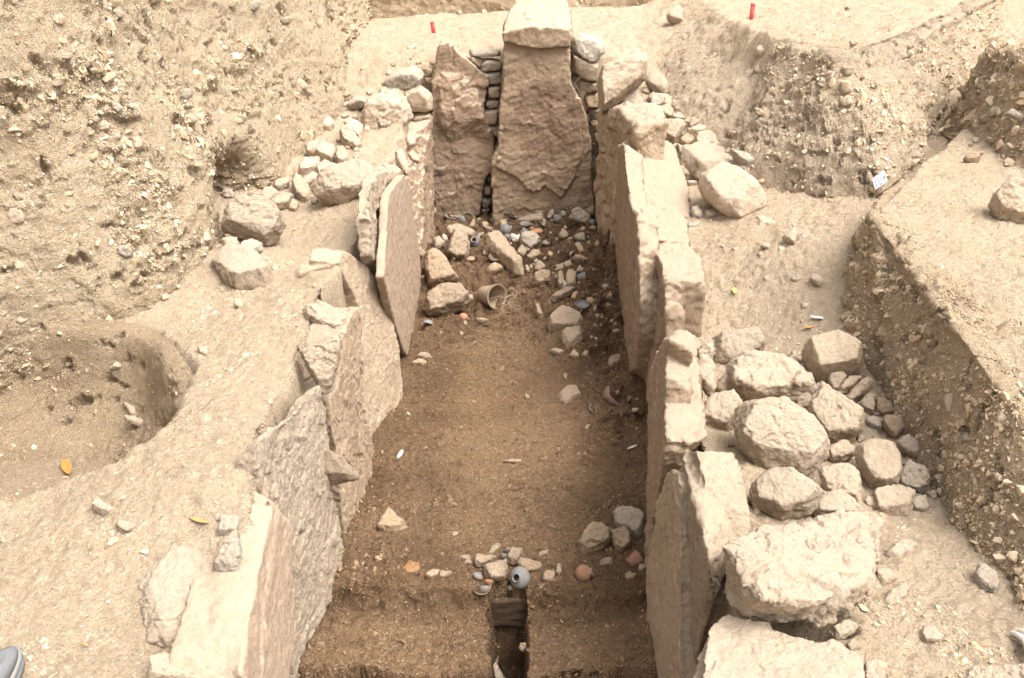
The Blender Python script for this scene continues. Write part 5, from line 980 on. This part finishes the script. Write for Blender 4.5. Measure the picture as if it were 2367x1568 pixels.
vs('potsherd', 'upright broken bowl half with a thin rim, leaning on the tallest slab', 'potsherd', 'bpot', 10, (1205, 195), 66, BOWL, (.65, -.6, .35), (120, 330), 1.0, 0, .06, .05)
vs('potsherd', 'second rim nested behind the upright broken bowl half', 'potsherd', 'gpot2', 10, (1180, 200), 62, [(.8, -.3), (.97, 0), (1, .1)], (.6, -.65, .4), (140, 300), 1.0, 0, .06, .03)
vs('potsherd', 'flared brown foot piece below the upright broken bowl half', 'potsherd', 'bpot', 10, (1125, 275), 62, TUBE, (-.75, -.35, .1), (90, 300), .7, 0, .08, .05)
vs('potsherd', 'shallow broken dish showing a pale rim, against the tallest slab', 'potsherd', 'bpot', 10, (1135, 305), 62, FLATB, (.05, -.2, 1), (150, 360), .3, 0, .06, .05)
vs('pottery_jar', 'round grey jar lying at the foot of the tallest slab', 'jar', 'gpot', 10, (1080, 408), 63, JAR, (.75, .15, .25), lift=.75)
vs('pottery_jar', 'small dark blue-grey jar between the plank-shaped stone and the white crust', 'jar', 'gpot', 10, (1100, 490), 36, JAR, (-.1, .5, -.4), lift=.6)
vs('pottery_neck', 'little round pottery neck with a dark hole beside the white crust', 'potsherd', 'bpot', 10, (1150, 540), 27, TUBE, (.05, -.85, .5), lift=1.0, th=.2)
vs('potsherd', 'sherd crusted with white, right of the little pottery neck', 'potsherd', 'plas', 10, (1205, 500), 66, DOME, (.1, -.75, .65), (150, 390), .25, 0, .06, .06)
vs('pedestal_dish', 'grey pedestal dish standing among the rear potsherds', 'dish', 'gpot', 10, (1310, 345), 58, [(.3, -.5), (.62, -.1), (.75, .0), (.95, .1), (1.0, .2)], (.0, -.12, 1), lift=1.3, parts=(('stem', [(.5, -1.3), (.34, -.9), (.3, -.5)], 'bpot'),))
vs('potsherd', 'tall grey arc sherd right of the pedestal dish', 'potsherd', 'gpot2', 10, (1390, 350), 52, [(.9, -.1), (1, 0), (.96, .1)], (-.5, -.8, .4), (-60, 70), 1., 0, .1)
vs('potsherd', 'dark grey crescent sherd in front of the pedestal dish', 'potsherd', 'gpot', 10, (1305, 450), 52, DOME, (0, -.2, 1), (180, 345), .4, 0, .06, .04)
vs('potsherd', 'bright orange sherd with a wavy edge', 'potsherd', 'opot', 10, (1450, 415), 56, FLATB, (.1, .1, -1), (190, 350), .6, 0, .06, .05)
vs('potsherd', 'smaller orange-brown sherd left of the bright orange one', 'potsherd', 'opot', 10, (1395, 395), 38, DOME, (-.2, -.7, .7), (170, 350), .6, 0, .08, .05)
vs('pottery_jar', 'dirt-covered grey jar with a small hole at the foot of the tallest slab', 'jar', 'gpot', 10, (1685, 282), 48, JAR, (-.4, .6, .3), lift=.7)
vs('potsherd', 'brown curved rim leaning on the tallest slab, farthest right', 'potsherd', 'bpot', 10, (1760, 215), 52, [(.75, -.35), (.95, 0), (1, .1)], (-.5, -.7, .4), (-20, 130), .9, 0, .08, .03)
vs('potsherd', 'thin grey sherd below the dirt-covered jar', 'potsherd', 'gpot2', 10, (1735, 350), 45, FLATB, (.5, -.2, .8), (180, 330), .4, 20, .07, .04)
vs('potsherd', 'round grey sherd under the stones by the right wall corner', 'potsherd', 'gpot2', 10, (2085, 320), 32, DOME, (0, -.6, .8), lift=.4)
vs('pottery_dish', 'small round dish with a raised inner ring resting on the plank-shaped stone', 'dish', 'bpot', 10, (972, 712), 82, [(.02, -.3), (.5, -.28), (.86, -.12), (1.0, .0), (1.0, .08), (.86, .06), (.82, .22)], (-.1, -.38, 1), lift=.9, th=.07)
vs('pottery_cup', 'blue-grey cup lying on its side near the right wall', 'cup', 'gpot', 10, (1975, 955), 52, CUP, (.8, -.1, .2), lift=.75)
vs('pedestal_dish', 'overturned dish on a short stem near the domed stone', 'dish', 'gpot', 10, (1970, 1278), 70, FLATB, (.1, -.2, 1), lift=1.3, th=.08, parts=(('stem', [(.20, -1.15), (.13, -.8), (.12, -.38)], 'plas'),))
vs('potsherd', 'blue-grey curved sherd by the left wall, below the big angular stone', 'potsherd', 'gpot2', 10, (175, 1525), 62, DOME, (-.5, -.2, .5), (30, 170), .3, 0, .07, .05)
vs('potsherd', 'reddish sherd under the right end of the big angular stone', 'potsherd', 'opot', 10, (590, 1415), 45, DOME, (0, -.3, 1), (190, 350), .2, 0, .07, .05)
# front group
vs('pottery_jar', 'round pale grey jar tipped with its mouth to the viewer, front group', 'jar', 'gpot2', 8, (1388, 840), 66, JARF, (-.42, -.62, .5), lift=.45, parts=(('mouth_ring', [(.34, .6), (.40, .66), (.45, .76), (.36, .78)], 'gpot'),))
vs('pottery_jar', 'small round grey jar with a broken lip at the left of the front group', 'jar', 'gpot2', 8, (1122, 830), 32, JARF, (.4, .3, .7), (30, 320), lift=.6)
vs('potsherd', 'brown broken bowl half with a grey edge, front left of the group', 'potsherd', 'bpot', 8, (1145, 890), 58, BOWL, (.1, -.45, .85), (180, 380), .55, 0, .06, .05)
vs('potsherd', 'grey sherd lying inside the brown broken bowl', 'potsherd', 'gpot2', 8, (1165, 900), 34, DOME, (.1, -.6, .8), (170, 360), .4, 0, .06, .04)
vs('potsherd', 'orange sherd between the two grey jars of the front group', 'potsherd', 'opot', 8, (1195, 850), 30, DOME, (.3, -.7, .6), (160, 370), .6, 0, .08, .04)
vs('potsherd', 'flat grey sherd at the back of the front group', 'potsherd', 'gpot2', 8, (1310, 650), 30, DOME, (.2, -.7, .7), (200, 340), .5, 0, .08, .05)
vs('potsherd', 'blue-grey sherd between the stones behind the front jar', 'potsherd', 'gpot2', 8, (1300, 695), 32, DOME, (-.2, -.6, .7), (190, 350), .4, 0, .08, .05)
vs('potsherd', 'thin white rim arc half buried right of the front group', 'potsherd', 'plas', 8, (1680, 690), 58, [(.95, -.06), (1, 0), (.97, .06)], (0, -.95, .3), (25, 165), .2, 180, .07)
vs('potsherd', 'flat grey shell-like sherd just under the pale grey jar', 'potsherd', 'gpot2', 8, (1330, 898), 22, DOME, (0, -.2, 1), (180, 360), .1, 0, .1, .04)
e = vs('pottery_jar', 'broken red-brown vessel with a crack, near the right wall front', 'jar', 'rpot', 8, (1790, 812), 52, JAR, (.7, -.2, .3), (0, 300), lift=.35, jag=.05)
vs('potsherd', 'grey banded collar sherd stuck on the broken red-brown vessel', 'potsherd', 'gpot2', 8, (1842, 803), 32, [(.85, -.35), (.95, -.1), (.9, 0), (1, .3)], (.9, -.25, .2), (90, 290), 1.2, 0, .1)
vs('pottery_cup', 'terracotta cup lying on its side against the right wall', 'cup', 'rpot', 8, (2115, 725), 46, CUP, (.75, .35, .35), lift=.8)
# bent sheet of corroded iron
e = empty('iron_fragment', tuple(hit(*T(5, [(1950, 1310)])[0])), 'curled corroded iron plate with a violet-grey patch by the right wall foot', 'iron fragment')
p = np.array(e.location)
for nm, ax, rr_, aa, dz, dx in (('upper_plate', (.2, -.75, .6), .13, (150, 330), .09, (.02, .06)), ('lower_plate', (-.5, -.55, .6), .12, (190, 360), .03, (-.03, -.03)), ('loose_flake', (-.7, -.3, .7), .08, (200, 300), .03, (-.09, .0))):
    V, Fc = weld(*lathe([(.75, -.9), (.95, -.3), (1, .2), (.9, .8)], aa[0], aa[1], .07, 22, .06, 5)); V = V*rr_*.62; V += fbm(V, 20, 3)[:, None]*.02
    meshobj(nm, V@frame(ax).T+p+np.array([dx[0], dx[1], dz-.04]), Fc, M['iron'], e)
PENDING_R = [('orange rust lump, right and largest of the rusty iron bits on the floor', [(672, 752), (685, 738), (740, 735), (765, 760), (740, 812), (670, 815), (640, 790), (660, 780), (700, 770), (720, 755)]),
             ('slender orange rust streak left of the rust lump', [(530, 815), (560, 790), (625, 768), (630, 780), (580, 800), (540, 825)]),
             ('small orange rust bit farthest left on the floor', [(462, 830), (475, 815), (490, 820), (482, 865), (470, 868)])]
for lb_, pp in PENDING_R:
    o = rock(lb_, 'rust', 8, pp, .1, .25, rough=1.6, sink=.004, name='iron_fragment', cat='rust')
# red stakes
for lb_, k, (x, yt, yb, wd) in (('red stake on the open ground behind the rear slabs', 2, (902, 160, 226, 26)), ('red stake on the plateau to the right of the rear slabs', 3, (642, 38, 117, 28))):
    (u, vb), = T(k, [(x, yb)]); (_, vt), = T(k, [(x, yt)]); g = hit(u, vb); r_ = wd*K[k][2]*dmp(g)*.5; h_ = (vb-vt)*dmp(g)/math.cos(PITCH)*1.02
    e = empty('survey_stake', tuple(g), lb_, 'stake', 'red survey stakes')
    tl = np.array([.02, .0, 1]) if k == 3 else np.array([-.12, 0, 1]); Rm = frame(tl)
    for nm, pf, mt in (('stake_body', [(.02, -.25), (r_*.9, -.02), (r_, 0), (r_, h_*.84)], 'red'), ('stake_cap', [(r_*1.02, h_*.84), (r_*1.04, h_*.97), (r_*.8, h_), (.002, h_)], 'redcap')):
        V, Fc = weld(*lathe(pf, th=.0015, seg=20)); meshobj(nm, V@Rm.T+g, Fc, M[mt], e)
# bucket with its cord
c = PZ(*T(10, [(985, 1185)])[0], .105); ax = np.array([.64, -.74, .20]); ax /= np.linalg.norm(ax); Rm = frame(ax)
e = empty('bucket', tuple(c), 'dusty flowerpot-shaped bucket lying on its side with a cord tied across its mouth', 'bucket')
R = .094
def bk_(nm, pf, mt, th=.005):
    V, Fc = weld(*lathe(pf, th=th, seg=56)); return meshobj(nm, V@Rm.T+c, Fc, M[mt], e)
bk_('bucket_body', [(.002, -.175), (.058, -.175), (.063, -.17), (.088, -.01), (.0895, .0)], 'buff')
bk_('rim', [(.0875, -.014), (.096, -.012), (.097, .002), (.090, .004)], 'bpot', .004)
def tube(nm, pts, r_, m, parent=None, closed=False):
    P = np.array(pts, float)
    t = np.linspace(0, len(P)-1-1e-6, len(P)*8); i = t.astype(int); f = (t-i)[:, None]; g = lambda k: P[np.clip(i+k, 0, len(P)-1)]
    p0, p1, p2, p3 = g(-1), g(0), g(1), g(2); C = .5*(2*p1+(p2-p0)*f+(2*p0-5*p1+4*p2-p3)*f*f+(3*p1-p0-3*p2+p3)*f**3)
    V = []; n = len(C)
    for j in range(n):
        d = C[min(j+1, n-1)]-C[max(j-1, 0)]; Fm = frame(d)
        for a in range(6): V.append(C[j]+r_*(1+.15*math.sin(j*2.1))*(math.cos(a*math.pi/3)*Fm[:, 0]+math.sin(a*math.pi/3)*Fm[:, 1]))
    Fc = [[j*6+a, j*6+(a+1) % 6, (j+1)*6+(a+1) % 6, (j+1)*6+a] for j in range(n-1) for a in range(6)]
    return meshobj(nm, np.array(V), Fc, m, parent)
tube('wire', [c+Rm[:, 0]*-.092+ax*-.004, c+Rm[:, 1]*.0+ax*-.012, c+Rm[:, 0]*.092+ax*-.004], .0018, M['rust'], e)
cord = [c+Rm[:, 1]*.004+ax*.004] + [hit(*q)+np.array([0, 0, .012]) for q in T(10, [(1085, 1215), (1160, 1195), (1205, 1160), (1205, 1120), (1150, 1098), (1108, 1105)])][0:0]
A_ = [onplane(u, v, c, ax) for u, v in T(10, [(985, 1185), (1040, 1190)])]
gp = [hit(*q)+np.array([0, 0, .007]) for q in T(10, [(1180, 1190), (1212, 1160), (1195, 1115), (1140, 1097), (1108, 1120), (1085, 1165)])]
o = tube('cord', [A_[0], A_[1], onplane(*T(10, [(1085, 1193)])[0], c+ax*.02, ax), hit(*T(10, [(1140, 1193)])[0])+np.array([0, 0, .02])]+gp, .0024, M['rope']); tag(o, 'dirty white cord looping up from the bucket mouth to its rim', 'cord', 'white cord by the bucket')
gp = [hit(*q)+np.array([0, 0, .006]) for q in T(10, [(1210, 1170), (1165, 1215), (1120, 1250), (1125, 1285), (1170, 1302), (1240, 1300), (1240, 1335), (1190, 1360), (1130, 1380), (1070, 1370), (1037, 1332), (1075, 1295), (1118, 1275)])]
o = tube('cord', gp, .0024, M['rope']); tag(o, 'dirty white cord lying in a loose loop on the soil in front of the bucket', 'cord', 'white cord by the bucket')
# numbered card
K[12] = (1987.3, 381.3, .0442)
cen, = T(12, [(1030, 790)]); g = hit(cen[0], cen[1]+14); nrm = TO(g)*.75+np.array([-.25, -.3, .35]); nrm /= np.linalg.norm(nrm); q0 = g+nrm*.035
e = empty('number_card', tuple(q0), 'small white card with handwritten mark, leaning at the foot of the rear mound', 'card')
cs = [onplane(u, v, q0, nrm) for u, v in T(12, [(630, 745), (1260, 260), (1430, 850), (790, 1300)])]
V = cs+[x-nrm*.006 for x in cs]; meshobj('card', V, [[0, 3, 2, 1], [4, 5, 6, 7]]+[[i, (i+1) % 4, (i+1) % 4+4, i+4] for i in range(4)], M['white'], e, False)
V = []; Fc = []
def stroke(a, b2_, w):
    A_, B_ = [onplane(u, v, q0+nrm*.0015, nrm) for u, v in T(12, [a, b2_])]; d = B_-A_; s_ = np.cross(d, nrm); s_ = s_/np.linalg.norm(s_)*w*K[12][2]*dmp(q0)*.5; o = len(V)
    V.extend([A_-s_, A_+s_, B_+s_, B_-s_]); Fc.append([o, o+1, o+2, o+3])
for a_, b_, w in (((770, 800), (880, 1130), 34), ((850, 1150), (925, 1100), 26), ((755, 815), (790, 785), 22), ((905, 695), (970, 660), 26), ((905, 700), (960, 890), 28), ((960, 890), (1090, 750), 26), ((1090, 750), (1045, 590), 24), ((1000, 940), (1030, 1035), 26), ((1030, 1035), (1170, 940), 42), ((1240, 560), (1225, 810), 24), ((1230, 590), (1290, 690), 34)): stroke(a_, b_, w)
meshobj('lettering', V, Fc, M['ink'], e, False)
V = []; Fc = []; stroke((1240, 410), (1365, 810), 46); stroke((1140, 550), (1190, 520), 20); meshobj('faded_lettering', V, Fc, M['ink2'], e, False)
# leaves
def leaf(label, mat, k, a, b2_, w, z=None, curl=.15):
    (u0, v0), (u1, v1) = T(k, [a, b2_]); zz = hit((u0+u1)/2, (v0+v1)/2)[2]; A_, B_ = PZ(u0, v0, zz), PZ(u1, v1, zz)
    A_[2] = B_[2] = max(A_[2], B_[2])+.004; d = B_-A_; L = np.linalg.norm(d); s_ = np.cross(d/L, [0, 0, 1.]); V = []; Fc = []
    for i in range(13):
        t = i/12; ww = w*K[k][2]*dmp(A_)*.5*math.sin(math.pi*min(1, t*.97+.03))**.75
        for j in (-1, -.5, 0, .5, 1): V.append(A_+d*t+s_*j*ww+np.array([0, 0, .006+L*curl*(t-.5)**2+abs(j)*ww*.35]))
    Fc = [[i*5+j, i*5+j+1, i*5+j+6, i*5+j+5] for i in range(12) for j in range(4)]
    o = meshobj('leaf', V, Fc, M[mat], origin=A_); mo = o.modifiers.new('s', 'SOLIDIFY'); mo.thickness = .0008; return tag(o, label, 'leaf')
leaf('orange dry leaf lying in the dug hollow at the left', 'leafo', 7, (432, 112), (468, 218), 62)
leaf('brown dry leaf half buried on the near left terrace', 'leafb', 7, (1275, 505), (1405, 545), 45)
leaf('tiny orange leaf scrap near the shoe', 'leafb', 7, (560, 1345), (590, 1370), 22)
leaf('pale silvery leaf with veins on the soil before the right earth cut', 'leafw', 6, (1005, 672), (1126, 690), 36)
leaf('brown curled leaf right below the pale silvery one', 'leafb', 6, (965, 742), (1050, 738), 26)
leaf('grey leaf in the gap under the smooth round boulder', 'leafw', 6, (940, 966), (990, 984), 22)
leaf('small yellow-green leaf on the middle right terrace', 'leafg', 6, (530, 488), (535, 528), 26)
leaf('white leaf lying on the chamber floor near the left wall', 'leafw', 8, (618, 98), (650, 42), 28)
leaf('tan leaf by the granite end of the right wall', 'leafw', 8, (2065, 38), (2130, 12), 22)
leaf('dark leaf at the top of the rear mound', 'leafd', 3, (1228, 48), (1264, 76), 18)
leaf('narrow dark leaf on the ground at the top edge', 'leafd', 2, (1935, 30), (1985, 36), 12)
# shoe at the lower left corner, half out of the picture
g = PZ(-20, 1568, .90); s1 = dmp(g); 
e = empty('shoe', tuple(g), 'toe of a grey shoe at the lower left corner', 'shoe')
dirv = PZ(30, 1500, .90)-PZ(-60, 1640, .90); dirv /= np.linalg.norm(dirv); tip = PZ(40, 1512, .92); side = np.cross(dirv, [0, 0, 1.])
def shoe_part(nm, z0, z1, grow, mt, top=False):
    V = []; Fc = []; n = 28; rings = [(z0, 1.0), ((z0+z1)/2, 1.02), (z1, 1.0)] if not top else [(z0, 1.), (z0+(z1-z0)*.5, .93), (z0+(z1-z0)*.85, .72), (z1, .4), (z1+.002, .02)]
    for zz, sc in rings:
        for i in range(n):
            a = 2*math.pi*i/n; x_ = math.cos(a); y_ = math.sin(a)
            L = .14*(x_-1) if True else 0; wv = .046*y_*(1-.18*x_*x_*(x_ < 0))
            V.append(tip+dirv*(.14*(x_*sc*(1+grow)-1)+(.012*(1-sc) if top else 0)-(.02*(1-sc)*0))+side*wv*sc*(1+grow*2)+np.array([0, 0, zz+(.035*(1-x_)*.5*(zz > .03) if top else 0)]))
    for k_ in range(len(rings)-1):
        for i in range(n): Fc.append([k_*n+i, k_*n+(i+1) % n, (k_+1)*n+(i+1) % n, (k_+1)*n+i])
    Fc.append(list(range(n))[::-1]); Fc.append([(len(rings)-1)*n+i for i in range(n)])
    return meshobj(nm, V, Fc, M[mt], e)
shoe_part('sole', -.012, .010, .03, 'sole'); shoe_part('toe_guard', .010, .030, .0, 'shoe2'); shoe_part('upper', .026, .058, -.04, 'shoe', True)
# ribbed pale sherd, right edge
g = hit(2350, 1525); e = empty('ribbed_ware', tuple(g), 'pale grey ribbed curved piece at the lower right edge', 'sherd')
for nm, (u0, v0, u1, v1), w in (('outer_rib', (2333, 1472, 2372, 1532), 17), ('inner_rib', (2350, 1468, 2386, 1520), 18)):
    A_, B_ = hit(u0, v0), hit(u1, v1); d = B_-A_; s_ = np.cross(d/np.linalg.norm(d), [0, 0, 1.]); V = []; Fc = []
    for i in range(11):
        t = i/10; cc_ = A_+d*t+np.array([0, 0, .012+.02*math.sin(t*3)])+s_*-.012*math.sin(t*3.1)
        for j in range(7):
            a = math.pi*j/6; V.append(cc_+s_*w*.5*dmp(A_)*math.cos(a)*min(1, .35+t*2)+np.array([0, 0, .012*math.sin(a)]))
        V.append(cc_-np.array([0, 0, .012]))
    Fc = [[i*8+j, i*8+(j+1) % 8, (i+1)*8+(j+1) % 8, (i+1)*8+j] for i in range(10) for j in range(8)]+[list(range(8)), [80+j for j in range(8)][::-1]]
    meshobj(nm, V, Fc, M['plas'], e)
# dark board at the head of the trial slot
X0, X1 = -.125, .06; V = []; n = 24
for yy in (3.37, 3.395):
    for i in range(n+1):
        x_ = X0+(X1-X0)*i/n
        for j in range(9): V.append((x_, yy+.004*math.sin(j*2.3+i*.3), -.062-.16*j/8+.004*math.sin(i*.9)*(j == 0)))
Fc = []; s_ = 9*(n+1)
for k_ in (0, 1):
    for i in range(n):
        for j in range(8): a = k_*s_+i*9+j; Fc.append([a, a+1, a+10, a+9] if k_ else [a, a+9, a+10, a+1])
for i in range(n): Fc += [[i*9, i*9+s_, i*9+9+s_, i*9+9], [i*9+8, i*9+17, i*9+17+s_, i*9+8+s_]]
tag(meshobj('board', V, Fc, M['wood'], None, True, origin=(-.03, 3.38, -.22)), 'dark charred wooden board lining the head of the narrow trial slot', 'board')
flush()
